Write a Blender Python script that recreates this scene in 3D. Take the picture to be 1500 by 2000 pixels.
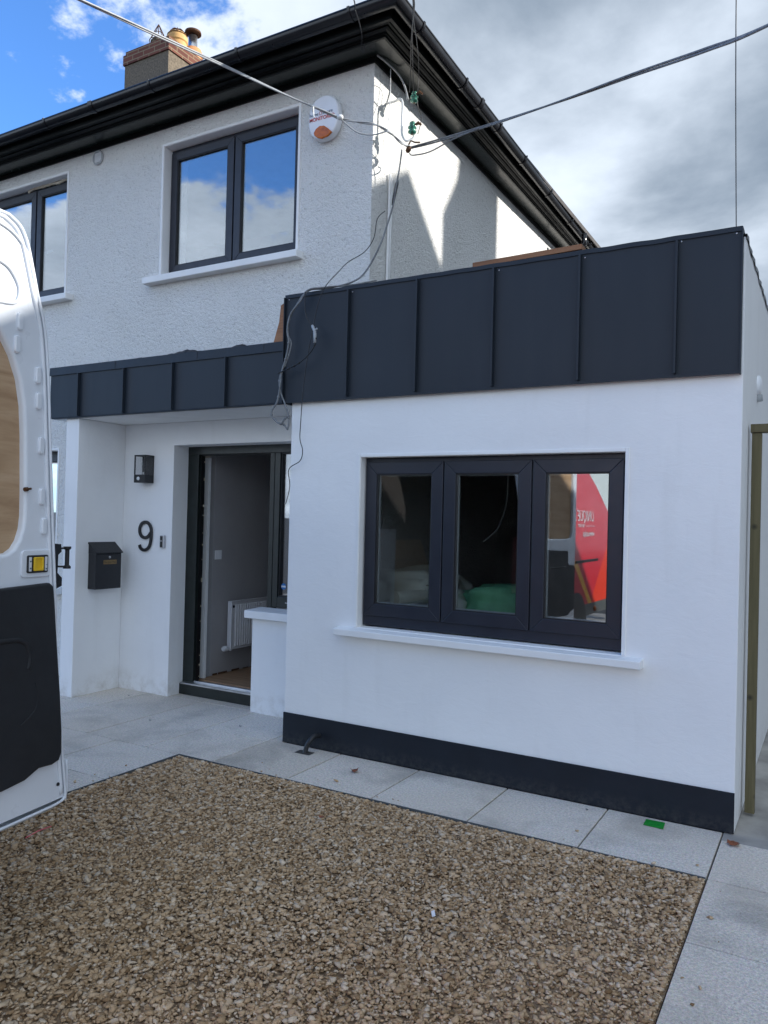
import bpy, bmesh, math, random
import numpy as np
from mathutils import Vector, Matrix, noise
R = math.radians
rnd = random.Random(7)
for o in list(bpy.data.objects): bpy.data.objects.remove(o)
scene = bpy.context.scene
COL = scene.collection

# ------------------------------------------------------------------ camera
cam_data = bpy.data.cameras.new('camera'); cam = bpy.data.objects.new('camera', cam_data); COL.objects.link(cam)
Rm = Matrix(((0.86589905, -0.01681037, 0.49993625), (0.49960195, -0.02055505, -0.86601119), (0.02483419, 0.99964739, -0.0094001)))
cam.matrix_world = Matrix.Translation((0, 0, 1.6)) @ Rm.to_4x4()
cam_data.sensor_fit = 'VERTICAL'; cam_data.sensor_height = 24.0
cam_data.lens = 24.0*1516.73/2000.0
cam_data.clip_start = 0.02; cam_data.clip_end = 2000
scene.camera = cam
scene.render.resolution_x = 768; scene.render.resolution_y = 1024

# ------------------------------------------------------------------ light
SUN = Vector((1.0, 0.5, 0.47)).normalized()
sun_data = bpy.data.lights.new('sun', 'SUN'); sun_data.energy = 3.7; sun_data.angle = R(0.5); sun_data.color = (1.0, 0.96, 0.90)
sun = bpy.data.objects.new('sun', sun_data); COL.objects.link(sun)
sun.rotation_euler = SUN.to_track_quat('Z', 'Y').to_euler()
world = bpy.data.worlds.new('World'); scene.world = world; world.use_nodes = True
wn, wl = world.node_tree.nodes, world.node_tree.links
wn.clear()
def WN(t, **k):
    n = wn.new(t)
    for a, b in k.items(): setattr(n, a, b)
    return n
sky = WN('ShaderNodeTexSky'); sky.sky_type = 'NISHITA'; sky.sun_disc = False
sky.sun_elevation = math.asin(SUN.z); sky.sun_rotation = math.atan2(SUN.x, SUN.y)
sky.air_density = 1.0; sky.dust_density = 0.4; sky.ozone_density = 3.0
tc = WN('ShaderNodeTexCoord')
sep = WN('ShaderNodeSeparateXYZ'); wl.new(tc.outputs['Generated'], sep.inputs[0])
def wmath(op, a, b=None, c=None, clamp=False):
    n = WN('ShaderNodeMath', operation=op); n.use_clamp = clamp
    for i, v in enumerate((a, b, c)):
        if v is None: continue
        if isinstance(v, (int, float)): n.inputs[i].default_value = v
        else: wl.new(v, n.inputs[i])
    return n.outputs[0]
zc = wmath('ADD', wmath('MAXIMUM', sep.outputs[2], 0.0), 0.25)
comb = WN('ShaderNodeCombineXYZ')
wl.new(wmath('DIVIDE', sep.outputs[0], zc), comb.inputs[0]); wl.new(wmath('DIVIDE', sep.outputs[1], zc), comb.inputs[1])
def wnoise(scale, detail, rough, off, dist=0.0):
    m = WN('ShaderNodeMapping'); m.inputs['Location'].default_value = off; wl.new(comb.outputs[0], m.inputs[0])
    n = WN('ShaderNodeTexNoise'); n.inputs['Scale'].default_value = scale; n.inputs['Detail'].default_value = detail
    n.inputs['Roughness'].default_value = rough; n.inputs['Distortion'].default_value = dist
    wl.new(m.outputs[0], n.inputs['Vector']); return n.outputs['Fac']
def wsmooth(v, a, b):
    n = WN('ShaderNodeMapRange'); n.interpolation_type = 'SMOOTHSTEP'
    n.inputs['From Min'].default_value = a; n.inputs['From Max'].default_value = b
    wl.new(v, n.inputs['Value']); return n.outputs['Result']
# how far towards the overcast half of the sky (east and above the alley) a direction lies
dotn = WN('ShaderNodeVectorMath', operation='DOT_PRODUCT'); wl.new(tc.outputs['Generated'], dotn.inputs[0]); dotn.inputs[1].default_value = (0.866, 0.5, 0.0)
bias = wmath('MULTIPLY_ADD', dotn.outputs['Value'], 1.6, 0.47)
low = wmath('MULTIPLY', wsmooth(sep.outputs[2], 0.52, 0.26), wsmooth(sep.outputs[1], -0.1, -0.6))
bias = wmath('MULTIPLY_ADD', low, 1.55, bias)
bias = wmath('MINIMUM', bias, 0.75)
cover = wsmooth(wmath('ADD', wmath('MULTIPLY_ADD', wnoise(2.6, 10, 0.60, (9.4, 3.3, 0), 0.1), 2.6, -0.8), bias), 0.50, 0.70)
shade = wsmooth(wnoise(1.6, 8, 0.54, (8.3, 2.2, 0), 0.2), 0.20, 0.66)
thick = wsmooth(dotn.outputs['Value'], -0.32, 0.10)
mixc = WN('ShaderNodeMix', data_type='RGBA')
mixc.inputs['A'].default_value = (3.9, 4.35, 4.95, 1); mixc.inputs['B'].default_value = (.88, 1.17, 1.56, 1)

skyb = WN('ShaderNodeMix', data_type='RGBA'); skyb.blend_type = 'MULTIPLY'; skyb.inputs['Factor'].default_value = 1.0
wl.new(sky.outputs[0], skyb.inputs['A']); skyb.inputs['B'].default_value = (0.62, 0.95, 1.35, 1)
# the clouds over the street, behind the camera, are brightened to light the shaded front
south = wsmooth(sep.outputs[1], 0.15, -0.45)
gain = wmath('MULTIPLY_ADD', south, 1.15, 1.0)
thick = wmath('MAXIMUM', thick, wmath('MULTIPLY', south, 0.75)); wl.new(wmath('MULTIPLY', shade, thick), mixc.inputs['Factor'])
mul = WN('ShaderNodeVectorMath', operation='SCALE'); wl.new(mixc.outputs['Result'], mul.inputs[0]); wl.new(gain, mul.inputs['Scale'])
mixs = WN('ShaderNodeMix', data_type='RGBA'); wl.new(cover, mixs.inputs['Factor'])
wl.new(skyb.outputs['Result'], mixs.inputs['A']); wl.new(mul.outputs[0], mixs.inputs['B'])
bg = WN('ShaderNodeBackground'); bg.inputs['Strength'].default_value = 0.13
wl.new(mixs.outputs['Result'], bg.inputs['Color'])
wo = WN('ShaderNodeOutputWorld'); wl.new(bg.outputs[0], wo.inputs[0])
scene.view_settings.view_transform = 'Standard'; scene.view_settings.look = 'None'
scene.view_settings.exposure = 0.97; scene.view_settings.gamma = 1.0
scene.render.engine = 'CYCLES'
scene.cycles.max_bounces = 8; scene.cycles.diffuse_bounces = 4; scene.cycles.glossy_bounces = 4; scene.cycles.transparent_max_bounces = 12

# ------------------------------------------------------------------ helpers
def tag(o, label=None, cat=None, group=None, kind=None):
    if label: o['label'] = label
    if cat: o['category'] = cat
    if group: o['group'] = group
    if kind: o['kind'] = kind
    return o
def thing(name, label, cat, loc=(0, 0, 0), group=None):
    o = bpy.data.objects.new(name, None); COL.objects.link(o); o.location = loc; o.empty_display_size = .1
    return tag(o, label, cat, group)
class MB:
    def __init__(s): s.v = []; s.f = []
    def add(s, vs, fs):
        n = len(s.v); s.v += [tuple(v) for v in vs]; s.f += [tuple(i+n for i in f) for f in fs]; return s
    def box(s, x0, x1, y0, y1, z0, z1):
        return s.add([(x, y, z) for z in (z0, z1) for y in (y0, y1) for x in (x0, x1)],
              [(0, 2, 3, 1), (4, 5, 7, 6), (0, 1, 5, 4), (2, 6, 7, 3), (0, 4, 6, 2), (1, 3, 7, 5)])
    def obox(s, o, a, b, c):
        o, a, b, c = map(Vector, (o, a, b, c))
        P = [o+a*i+b*j+c*k for k in (0, 1) for j in (0, 1) for i in (0, 1)]
        return s.add(P, [(0, 2, 3, 1), (4, 5, 7, 6), (0, 1, 5, 4), (2, 6, 7, 3), (0, 4, 6, 2), (1, 3, 7, 5)])
    def prism(s, pts, d):
        d = Vector(d); pts = [Vector(p) for p in pts]; n = len(pts)
        return s.add(pts+[p+d for p in pts], [tuple(range(n))[::-1], tuple(range(n, 2*n))]+[(i, (i+1) % n, n+(i+1) % n, n+i) for i in range(n)])
    def tube(s, pts, r, n=8, caps=True):
        pts = [Vector(p) for p in pts]; base = len(s.v); up = None
        rs = r if isinstance(r, (list, tuple)) else [r]*len(pts)
        for i, p in enumerate(pts):
            t = (pts[min(i+1, len(pts)-1)]-pts[max(i-1, 0)])
            if t.length < 1e-9: t = Vector((0, 0, 1))
            t.normalize()
            if up is None: up = Vector((0, 0, 1)) if abs(t.z) < .9 else Vector((1, 0, 0))
            a = t.cross(up)
            if a.length < 1e-6: a = t.cross(Vector((0, 1, 0)))
            a.normalize(); b = a.cross(t).normalized(); up = b
            for k in range(n):
                th = 2*math.pi*k/n; s.v.append(tuple(p+(a*math.cos(th)+b*math.sin(th))*rs[i]))
        for i in range(len(pts)-1):
            for k in range(n):
                s.f.append((base+i*n+k, base+i*n+(k+1) % n, base+(i+1)*n+(k+1) % n, base+(i+1)*n+k))
        if caps:
            s.f.append(tuple(base+k for k in range(n))[::-1]); m = base+(len(pts)-1)*n; s.f.append(tuple(m+k for k in range(n)))
        return s
    def lathe(s, prof, o=(0, 0, 0), axis=(0, 0, 1), n=24):
        o = Vector(o); q = Vector((0, 0, 1)).rotation_difference(Vector(axis).normalized()); base = len(s.v)
        for (r, z) in prof:
            for k in range(n):
                th = 2*math.pi*k/n; s.v.append(tuple(o+q @ Vector((r*math.cos(th), r*math.sin(th), z))))
        for i in range(len(prof)-1):
            for k in range(n): s.f.append((base+i*n+k, base+i*n+(k+1) % n, base+(i+1)*n+(k+1) % n, base+(i+1)*n+k))
        return s
    def build(s, name, mat, parent=None, smooth=False, bevel=0.0, seg=2, autosmooth=False):
        me = bpy.data.meshes.new(name); me.from_pydata(s.v, [], s.f); me.update()
        bm = bmesh.new(); bm.from_mesh(me); bmesh.ops.recalc_face_normals(bm, faces=bm.faces); bm.to_mesh(me); bm.free()
        o = bpy.data.objects.new(name, me); COL.objects.link(o)
        for m in (mat if isinstance(mat, (list, tuple)) else [mat]): me.materials.append(m)
        if smooth: me.polygons.foreach_set('use_smooth', [True]*len(me.polygons))
        if autosmooth:
            me.polygons.foreach_set('use_smooth', [True]*len(me.polygons)); me.set_sharp_from_angle(angle=R(35))
        if parent: put(o, parent)
        if bevel > 0:
            b = o.modifiers.new('bevel', 'BEVEL'); b.width = bevel; b.segments = seg; b.limit_method = 'ANGLE'; b.angle_limit = R(40)
        return o
def wmat(p):
    L = Matrix.Translation(p.location)
    return wmat(p.parent) @ p.matrix_parent_inverse @ L if p.parent else L
def put(o, parent):
    o.parent = parent; o.matrix_parent_inverse = wmat(parent).inverted()
def panel(us, vs, holes, mapf, th):
    """flat wall with rectangular holes; mapf(u, v, d) -> point, d from 0 (face) to th (back)"""
    U = sorted(set([us[0], us[1]]+[h[i] for h in holes for i in (0, 1)])); V = sorted(set([vs[0], vs[1]]+[h[i] for h in holes for i in (2, 3)]))
    U = [u for u in U if us[0] <= u <= us[1]]; V = [v for v in V if vs[0] <= v <= vs[1]]
    solid = {}
    for i in range(len(U)-1):
        for j in range(len(V)-1):
            cu, cv = (U[i]+U[i+1])/2, (V[j]+V[j+1])/2
            solid[i, j] = not any(h[0] < cu < h[1] and h[2] < cv < h[3] for h in holes)
    m = MB(); idx = {}
    def vid(i, j, d):
        if (i, j, d) not in idx: idx[i, j, d] = len(m.v); m.v.append(tuple(mapf(U[i], V[j], th*d)))
        return idx[i, j, d]
    for (i, j), s in solid.items():
        if not s: continue
        m.f.append((vid(i, j, 0), vid(i+1, j, 0), vid(i+1, j+1, 0), vid(i, j+1, 0)))
        m.f.append((vid(i, j, 1), vid(i, j+1, 1), vid(i+1, j+1, 1), vid(i+1, j, 1)))
        for (a, b, di, dj) in (((i, j), (i+1, j), 0, -1), ((i+1, j), (i+1, j+1), 1, 0), ((i+1, j+1), (i, j+1), 0, 1), ((i, j+1), (i, j), -1, 0)):
            if not solid.get((i+di, j+dj), False):
                m.f.append((vid(*a, 0), vid(*a, 1), vid(*b, 1), vid(*b, 0)))
    return m
def smooth_pts(pts, k=6, closed=False):
    pts = [Vector(p) for p in pts]; out = []; n = len(pts); seg = n if closed else n-1
    for i in range(seg):
        g = lambda j: pts[j % n] if closed else pts[max(0, min(n-1, j))]
        p0, p1, p2, p3 = g(i-1), g(i), g(i+1), g(i+2)
        for q in range(k):
            t = q/k
            out.append(0.5*((2*p1)+(p2-p0)*t+(2*p0-5*p1+4*p2-p3)*t*t+(3*p1-p0-3*p2+p3)*t**3))
    if not closed: out.append(pts[-1])
    return out
def from_curve(cu, name, mat, M, parent=None, smooth=False):
    o = bpy.data.objects.new(name, cu); COL.objects.link(o); o.matrix_world = M
    bpy.context.view_layer.update()
    me = bpy.data.meshes.new_from_object(o.evaluated_get(bpy.context.evaluated_depsgraph_get()))
    COL.objects.unlink(o); bpy.data.objects.remove(o)
    me.transform(M); me.name = name
    o = bpy.data.objects.new(name, me); COL.objects.link(o); me.materials.clear(); me.materials.append(mat)
    if smooth:
        me.polygons.foreach_set('use_smooth', [True]*len(me.polygons)); me.set_sharp_from_angle(angle=R(40))
    if parent: put(o, parent)
    return o
def shape(loops, extrude, bevel, name, mat, M, parent=None):
    cu = bpy.data.curves.new(name, 'CURVE'); cu.dimensions = '2D'; cu.fill_mode = 'BOTH'
    for L in loops:
        s = cu.splines.new('POLY'); s.points.add(len(L)-1); s.use_cyclic_u = True
        for i, p in enumerate(L): s.points[i].co = (p[0], p[1], 0, 1)
    cu.extrude = extrude; cu.bevel_depth = bevel; cu.bevel_resolution = 3; cu.offset = -bevel
    return from_curve(cu, name, mat, M, parent, smooth=True)
def text(body, size, mat, M, name, parent, extrude=0.0006, offset=0.0, align='LEFT', shear=0):
    cu = bpy.data.curves.new(name, 'FONT'); cu.body = body; cu.size = size; cu.extrude = extrude; cu.offset = offset; cu.align_x = align; cu.shear = shear
    cu.resolution_u = 6
    return from_curve(cu, name, mat, M, parent)
def frameM(o, x, y):
    x = Vector(x).normalized(); y = Vector(y); z = x.cross(y).normalized(); y = z.cross(x)
    return Matrix.Translation(o) @ Matrix((x, y, z)).transposed().to_4x4()
def rounded(x0, x1, y0, y1, r, n=6):
    out = []
    for cx, cy, a in ((x1-r, y0+r, -90), (x1-r, y1-r, 0), (x0+r, y1-r, 90), (x0+r, y0+r, 180)):
        for k in range(n+1):
            t = R(a+90*k/n); out.append((cx+r*math.cos(t), cy+r*math.sin(t)))
    return out

# ------------------------------------------------------------------ materials
class Mt:
    def __init__(s, name):
        s.m = bpy.data.materials.new(name); s.m.use_nodes = True; s.n = s.m.node_tree.nodes; s.l = s.m.node_tree.links
        s.b = s.n['Principled BSDF']; s.tc = s.n.new('ShaderNodeTexCoord')
    def co(s): return s.tc.outputs['Object']
    def noise(s, scale, detail=4, rough=.55, dist=0, vec=None, stretch=None):
        n = s.n.new('ShaderNodeTexNoise'); n.inputs['Scale'].default_value = scale; n.inputs['Detail'].default_value = detail
        n.inputs['Roughness'].default_value = rough; n.inputs['Distortion'].default_value = dist
        v = vec or s.co()
        if stretch:
            mp = s.n.new('ShaderNodeMapping'); mp.inputs['Scale'].default_value = stretch; s.l.new(v, mp.inputs[0]); v = mp.outputs[0]
        s.l.new(v, n.inputs['Vector']); return n.outputs['Fac']
    def vor(s, scale, feat='F1', rnd=1.0, out='Distance'):
        n = s.n.new('ShaderNodeTexVoronoi'); n.feature = feat; n.inputs['Scale'].default_value = scale; n.inputs['Randomness'].default_value = rnd
        s.l.new(s.co(), n.inputs['Vector']); return n.outputs[out]
    def ramp(s, v, stops, interp='LINEAR'):
        n = s.n.new('ShaderNodeValToRGB'); e = n.color_ramp.elements; n.color_ramp.interpolation = interp
        while len(e) < len(stops): e.new(.5)
        for i, (p, c) in enumerate(stops): e[i].position = p; e[i].color = (*c, 1) if len(c) == 3 else c
        s.l.new(v, n.inputs['Fac']); return n.outputs['Color']
    def mix(s, f, a, b, mode='MIX'):
        n = s.n.new('ShaderNodeMix'); n.data_type = 'RGBA'; n.blend_type = mode
        for k, v in (('Factor', f), ('A', a), ('B', b)):
            if isinstance(v, (int, float)): n.inputs[k].default_value = v
            elif isinstance(v, tuple): n.inputs[k].default_value = (*v, 1) if len(v) == 3 else v
            else: s.l.new(v, n.inputs[k])
        return n.outputs['Result']
    def math(s, op, a, b=None, clamp=False):
        n = s.n.new('ShaderNodeMath'); n.operation = op; n.use_clamp = clamp
        for i, v in enumerate((a, b)):
            if v is None: continue
            if isinstance(v, (int, float)): n.inputs[i].default_value = v
            else: s.l.new(v, n.inputs[i])
        return n.outputs[0]
    def rng(s, v, a, b, c=0., d=1.):
        n = s.n.new('ShaderNodeMapRange'); n.inputs[1].default_value = a; n.inputs[2].default_value = b; n.inputs[3].default_value = c; n.inputs[4].default_value = d
        s.l.new(v, n.inputs[0]); return n.outputs[0]
    def bump(s, h, strength=.5, dist=.01, prev=None):
        n = s.n.new('ShaderNodeBump'); n.inputs['Strength'].default_value = strength; n.inputs['Distance'].default_value = dist
        s.l.new(h, n.inputs['Height'])
        if prev is not None: s.l.new(prev, n.inputs['Normal'])
        s.l.new(n.outputs[0], s.b.inputs['Normal']); return n.outputs[0]
    def set(s, col=None, rough=None, metal=None, spec=None, **k):
        for key, v in (('Base Color', col), ('Roughness', rough), ('Metallic', metal), ('Specular IOR Level', spec)):
            if v is None: continue
            if isinstance(v, tuple): s.b.inputs[key].default_value = (*v, 1)
            elif isinstance(v, (int, float)): s.b.inputs[key].default_value = v
            else: s.l.new(v, s.b.inputs[key])
        for kk, v in k.items(): s.b.inputs[kk.replace('_', ' ')].default_value = v
        return s
def simple(name, col, rough=.5, metal=0, var=.12, scale=8, bump=0, bscale=60, spec=None, **k):
    m = Mt(name); n = m.noise(scale, 5)
    lo = tuple(c*(1-var) for c in col); hi = tuple(min(1, c*(1+var)) for c in col)
    m.set(col=m.ramp(n, [(.3, lo), (.7, hi)]), rough=m.rng(m.noise(scale*2.3, 4), .3, .7, rough*.85, min(1, rough*1.15)), metal=metal, spec=spec, **k)
    if bump: m.bump(m.noise(bscale, 4), .4, bump)
    return m.m
M = {}
# roughcast
m = Mt('roughcast_white'); a = m.vor(62, 'F1'); b = m.noise(48, 6, .62, .4); c = m.noise(2.2, 5, .6)
h = m.math('ADD', m.math('MULTIPLY', m.rng(a, 0, .75, 1, 0), .55), b)
fine = m.noise(230, 3, .6)
n1 = m.noise(30, 8, .66, .2); n2 = m.noise(95, 5, .6)
h2 = m.math('ADD', m.math('ADD', m.math('MULTIPLY', n1, 1.2), m.math('MULTIPLY', n2, .55)), m.math('MULTIPLY', m.rng(m.vor(85), 0, .6, 1, 0), .22))
m.bump(h2, .9, .030)
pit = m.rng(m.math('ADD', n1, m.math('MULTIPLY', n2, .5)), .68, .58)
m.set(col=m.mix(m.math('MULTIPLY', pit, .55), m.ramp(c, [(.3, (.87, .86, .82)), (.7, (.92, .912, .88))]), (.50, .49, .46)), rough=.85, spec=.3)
M['roughcast'] = m.m
# smooth painted render
m = Mt('smooth_white_render'); c = m.noise(1.3, 6, .6); d = m.noise(14, 6, .65); e = m.noise(2.6, 7, .6, stretch=(3, 3, .35))
col = m.ramp(c, [(.3, (.80, .80, .80)), (.7, (.86, .86, .855))]); col = m.mix(m.rng(e, .56, .72, 0, .16), col, (.62, .61, .58))
sx = m.n.new('ShaderNodeSeparateXYZ'); m.l.new(m.co(), sx.inputs[0])
trw = m.noise(5.5, 5, .7, 1.2, stretch=(1, 1, 2.2)); col = m.mix(m.rng(trw, .58, .74, 0, .12), col, (.93, .93, .92))
dirt = m.math('MULTIPLY', m.rng(sx.outputs[2], .22, .0), m.rng(m.noise(9, 6, .7), .45, .7)); col = m.mix(m.math('MULTIPLY', dirt, .55), col, (.42, .37, .30))
m.set(col=col, rough=.72, spec=.35); bb = m.bump(m.math('ADD', d, m.math('MULTIPLY', trw, 1.2)), .35, .005); m.bump(m.noise(1.7, 3), .35, .02, bb)
M['render'] = m.m
M['white_trim'] = simple('white_masonry_paint', (.83, .83, .82), .55, var=.04, scale=5, bump=.002, bscale=35)
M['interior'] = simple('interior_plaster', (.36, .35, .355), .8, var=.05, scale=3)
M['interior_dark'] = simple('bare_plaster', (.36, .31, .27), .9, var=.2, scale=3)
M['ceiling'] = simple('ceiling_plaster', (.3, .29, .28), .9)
# anthracite cladding
m = Mt('anthracite_cladding'); c = m.noise(1.1, 5, .6); s_ = m.noise(2.2, 6, .7, stretch=(9, 9, .8))
col = m.ramp(c, [(.3, (.0105, .0165, .0255)), (.7, (.0125, .0195, .030))]); sp = m.vor(30, 'F1'); spots = m.rng(sp, .035, .02)
gate = m.rng(m.noise(3.2, 2), .55, .62); col = m.mix(m.math('MULTIPLY', m.math('MULTIPLY', spots, gate), .35), col, (.3, .32, .34))
m.set(col=col, rough=m.rng(s_, .3, .7, .50, .56), metal=.0, spec=.38); m.bump(m.noise(1.5, 2, .5), .55, .014)
M['cladding'] = m.m
m = Mt('charcoal_plinth_paint'); sx = m.n.new('ShaderNodeSeparateXYZ'); m.l.new(m.co(), sx.inputs[0])
spl = m.math('MULTIPLY', m.rng(sx.outputs[2], .10, .0), m.rng(m.noise(22, 6, .75), .42, .62))
col = m.mix(m.math('MULTIPLY', spl, .35), m.ramp(m.noise(5, 6), [(.3, (.0055, .0085, .0145)), (.7, (.0078, .012, .020))]), (.10, .095, .085))
m.set(col=col, rough=.6, spec=.35); m.bump(m.noise(25, 4), .4, .003); M['plinth'] = m.m
M['frame'] = simple('anthracite_window_frame', (.015, .018, .029), .42, var=.10, scale=9)
M['gasket'] = simple('black_rubber_gasket', (.008, .008, .009), .5)
M['door_frame'] = simple('green_black_door_frame', (.010, .015, .0135), .38, var=.3, scale=14, bump=.001, bscale=40)
M['black_gloss'] = simple('black_gloss_paint', (.004, .005, .005), .42, var=.35, scale=7, bump=.004, bscale=22, spec=.22)
M['soffit'] = simple('green_black_soffit_paint', (.008, .013, .011), .24, var=.3, scale=9, bump=.004, bscale=14)
M['black_plastic'] = simple('black_upvc', (.006, .006, .008), .24, var=.2, scale=5)
M['matt_black'] = simple('matt_black_metal', (.012, .013, .016), .45, var=.15, scale=20)
M['alu'] = simple('brushed_aluminium', (.55, .56, .57), .35, 1.0)
M['steel'] = simple('stainless_steel', (.6, .6, .6), .3, 1.0)
M['grey_plastic'] = simple('grey_plastic', (.42, .44, .45), .45)
M['silver'] = simple('satin_silver', (.5, .5, .52), .35, .8)
M['white_plastic'] = simple('white_plastic', (.80, .81, .83), .35, var=.04)
M['radiator'] = simple('white_enamel', (.72, .72, .74), .3, var=.03)
M['orange'] = simple('amber_lens', (.52, .13, .008), .15, var=.3, scale=30)
M['red_print'] = simple('red_print', (.5, .05, .05), .5); M['blue_print'] = simple('slate_blue_print', (.10, .16, .22), .5)
M['van_white'] = simple('white_van_paint', (.74, .78, .84), .30, var=.05, scale=4, Coat_Weight=.5, Coat_Roughness=.12)
M['trim_black'] = simple('black_moulded_trim', (.010, .012, .016), .62, var=.25, scale=4, bump=.0012, bscale=300)
M['yellow'] = simple('yellow_plastic', (.78, .50, .02), .4, var=.06)
M['label_white'] = simple('white_label', (.7, .72, .76), .4)
M['brass'] = simple('brass_plate', (.23, .15, .06), .35, .5)
M['dark_lining'] = simple('dark_cargo_lining', (.03, .026, .024), .8)
M['dark_lens'] = simple('dark_red_lens', (.08, .006, .006), .2)
M['rust'] = simple('rusty_steel', (.10, .045, .02), .7, .3, var=.4, scale=60)
M['cable_grey'] = simple('grey_cable_sheath', (.34, .36, .38), .45, var=.15, scale=30)
M['cable_mid'] = simple('weathered_grey_cable', (.16, .17, .18), .55, var=.35, scale=40)
M['cable_black'] = simple('black_cable_sheath', (.012, .013, .016), .5)
M['cable_white'] = simple('white_cable_sheath', (.72, .74, .74), .4)
M['pot'] = simple('buff_clay_pot', (.62, .36, .13), .7, var=.15, scale=10)
M['pot_red'] = simple('terracotta_pot', (.55, .27, .11), .7, var=.15, scale=10)
M['tape'] = simple('green_tape', (.01, .27, .03), .45, var=.25, scale=40, bump=.004, bscale=30)
M['leaf'] = simple('dry_brown_leaf', (.25, .075, .03), .6, var=.4, scale=60)
M['rubber'] = simple('tyre_rubber', (.015, .015, .016), .8)
M['foam'] = simple('beige_foam_strip', (.55, .49, .38), .9, bump=.006, bscale=30)
M['sack_white'] = simple('pale_woven_sack', (.72, .75, .68), .7, var=.2, scale=6, bump=.01, bscale=12)
M['sack_green'] = simple('green_plastic_sheet', (.22, .60, .34), .5, var=.3, scale=6, bump=.01, bscale=10)
M['rope'] = simple('steel_edging', (.10, .11, .115), .6)
M['slate'] = simple('roof_tile', (.05, .045, .045), .8, var=.3, scale=14, bump=.02, bscale=10)
M['concrete'] = simple('alley_concrete', (.34, .32, .29), .85, var=.35, scale=3.2, bump=.004, bscale=50)
M['asphalt'] = simple('asphalt', (.05, .05, .05), .9, var=.3, scale=20, bump=.006, bscale=120)
M['joint'] = simple('dark_joint_sand', (.05, .048, .045), .95)
M['sand'] = simple('brown_grit', (.22, .15, .09), .95, var=.4, scale=90)
M['sticker_blue'] = simple('blue_sticker', (.02, .16, .42), .4); M['pink'] = simple('pink_straw', (.65, .12, .14), .5)
# glass
def glass(name, fac, tint):
    m = Mt(name); n = m.n; n.remove(m.b)
    tr = n.new('ShaderNodeBsdfTransparent'); tr.inputs[0].default_value = (*tint, 1)
    gl = n.new('ShaderNodeBsdfGlossy'); gl.inputs['Roughness'].default_value = .0; gl.inputs['Color'].default_value = (.95, .97, 1, 1)
    lw = n.new('ShaderNodeLayerWeight'); lw.inputs[0].default_value = .5
    f = m.math('ADD', m.math('MULTIPLY', m.math('POWER', lw.outputs['Facing'], 4), .8), fac, clamp=True)
    mx = n.new('ShaderNodeMixShader'); m.l.new(f, mx.inputs[0]); m.l.new(tr.outputs[0], mx.inputs[1]); m.l.new(gl.outputs[0], mx.inputs[2])
    m.l.new(mx.outputs[0], n['Material Output'].inputs[0])
    bp = n.new('ShaderNodeBump'); bp.inputs['Strength'].default_value = .06; bp.inputs['Distance'].default_value = .01
    m.l.new(m.noise(1.6, 1), bp.inputs['Height']); m.l.new(bp.outputs[0], gl.inputs['Normal'])
    return m.m
M['glass'] = glass('double_glazing', .21, (.93, .95, .95)); M['clear'] = glass('clear_lamp_glass', .02, (.95, .95, .95))
# clear green insulator glass
m = Mt('green_insulator_glass'); m.set(col=(.10, .38, .28), rough=.12); m.b.inputs['Transmission Weight'].default_value = .6; M['ins'] = m.m
# granite slabs
m = Mt('granite_slabs'); geo = m.n.new('ShaderNodeNewGeometry')
fineg = m.noise(190, 3, .7); vv = m.vor(170, 'F1', out='Color'); bw = m.math('MULTIPLY', m.rng(fineg, .35, .68), 1.0)
sp2 = m.rng(m.noise(75, 5, .75), .38, .62); base = m.mix(m.math('ADD', m.math('MULTIPLY', bw, .45), m.math('MULTIPLY', sp2, .5)), (.36, .345, .32), (.95, .91, .84))
base = m.mix(.35, base, m.mix(1.0, base, vv, 'SOFT_LIGHT'))
hs = m.n.new('ShaderNodeHueSaturation'); hs.inputs['Saturation'].default_value = .55; m.l.new(base, hs.inputs['Color']); base = hs.outputs[0]
damp = m.rng(m.noise(1.9, 5, .6, .3), .50, .66); base = m.mix(m.math('MULTIPLY', damp, .46), base, (.20, .205, .20))
warm = m.rng(m.noise(.9, 4), .42, .62); base = m.mix(m.math('MULTIPLY', warm, .30), base, (.60, .53, .43))
isl = m.ramp(geo.outputs['Random Per Island'], [(0, (.91, .845, .765)), (.5, (1., .94, .87)), (1, (1., .955, .90))])
m.set(col=m.mix(1.0, base, isl, 'MULTIPLY'), rough=.82, spec=.3); m.bump(fineg, .35, .003)
M['granite'] = m.m
# gravel
m = Mt('gravel_stones'); geo = m.n.new('ShaderNodeNewGeometry'); r_ = geo.outputs['Random Per Island']
col = m.ramp(r_, [(0, (.20, .12, .058)), (.12, (.37, .245, .135)), (.45, (.53, .37, .22)), (.75, (.61, .445, .285)), (.9, (.72, .59, .44)), (1, (.50, .40, .30))])
big = m.rng(m.noise(1.1, 3), .35, .7); col = m.mix(m.math('MULTIPLY', big, .25), col, m.mix(1., col, (.72, .66, .6), 'MULTIPLY'))
col = m.mix(m.rng(m.noise(160, 3), .4, .7, 0, .35), col, m.mix(1., col, (.6, .55, .5), 'MULTIPLY'))
m.set(col=col, rough=.85, spec=.25); m.bump(m.noise(220, 3), .4, .002); M['gravel'] = m.m
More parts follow.
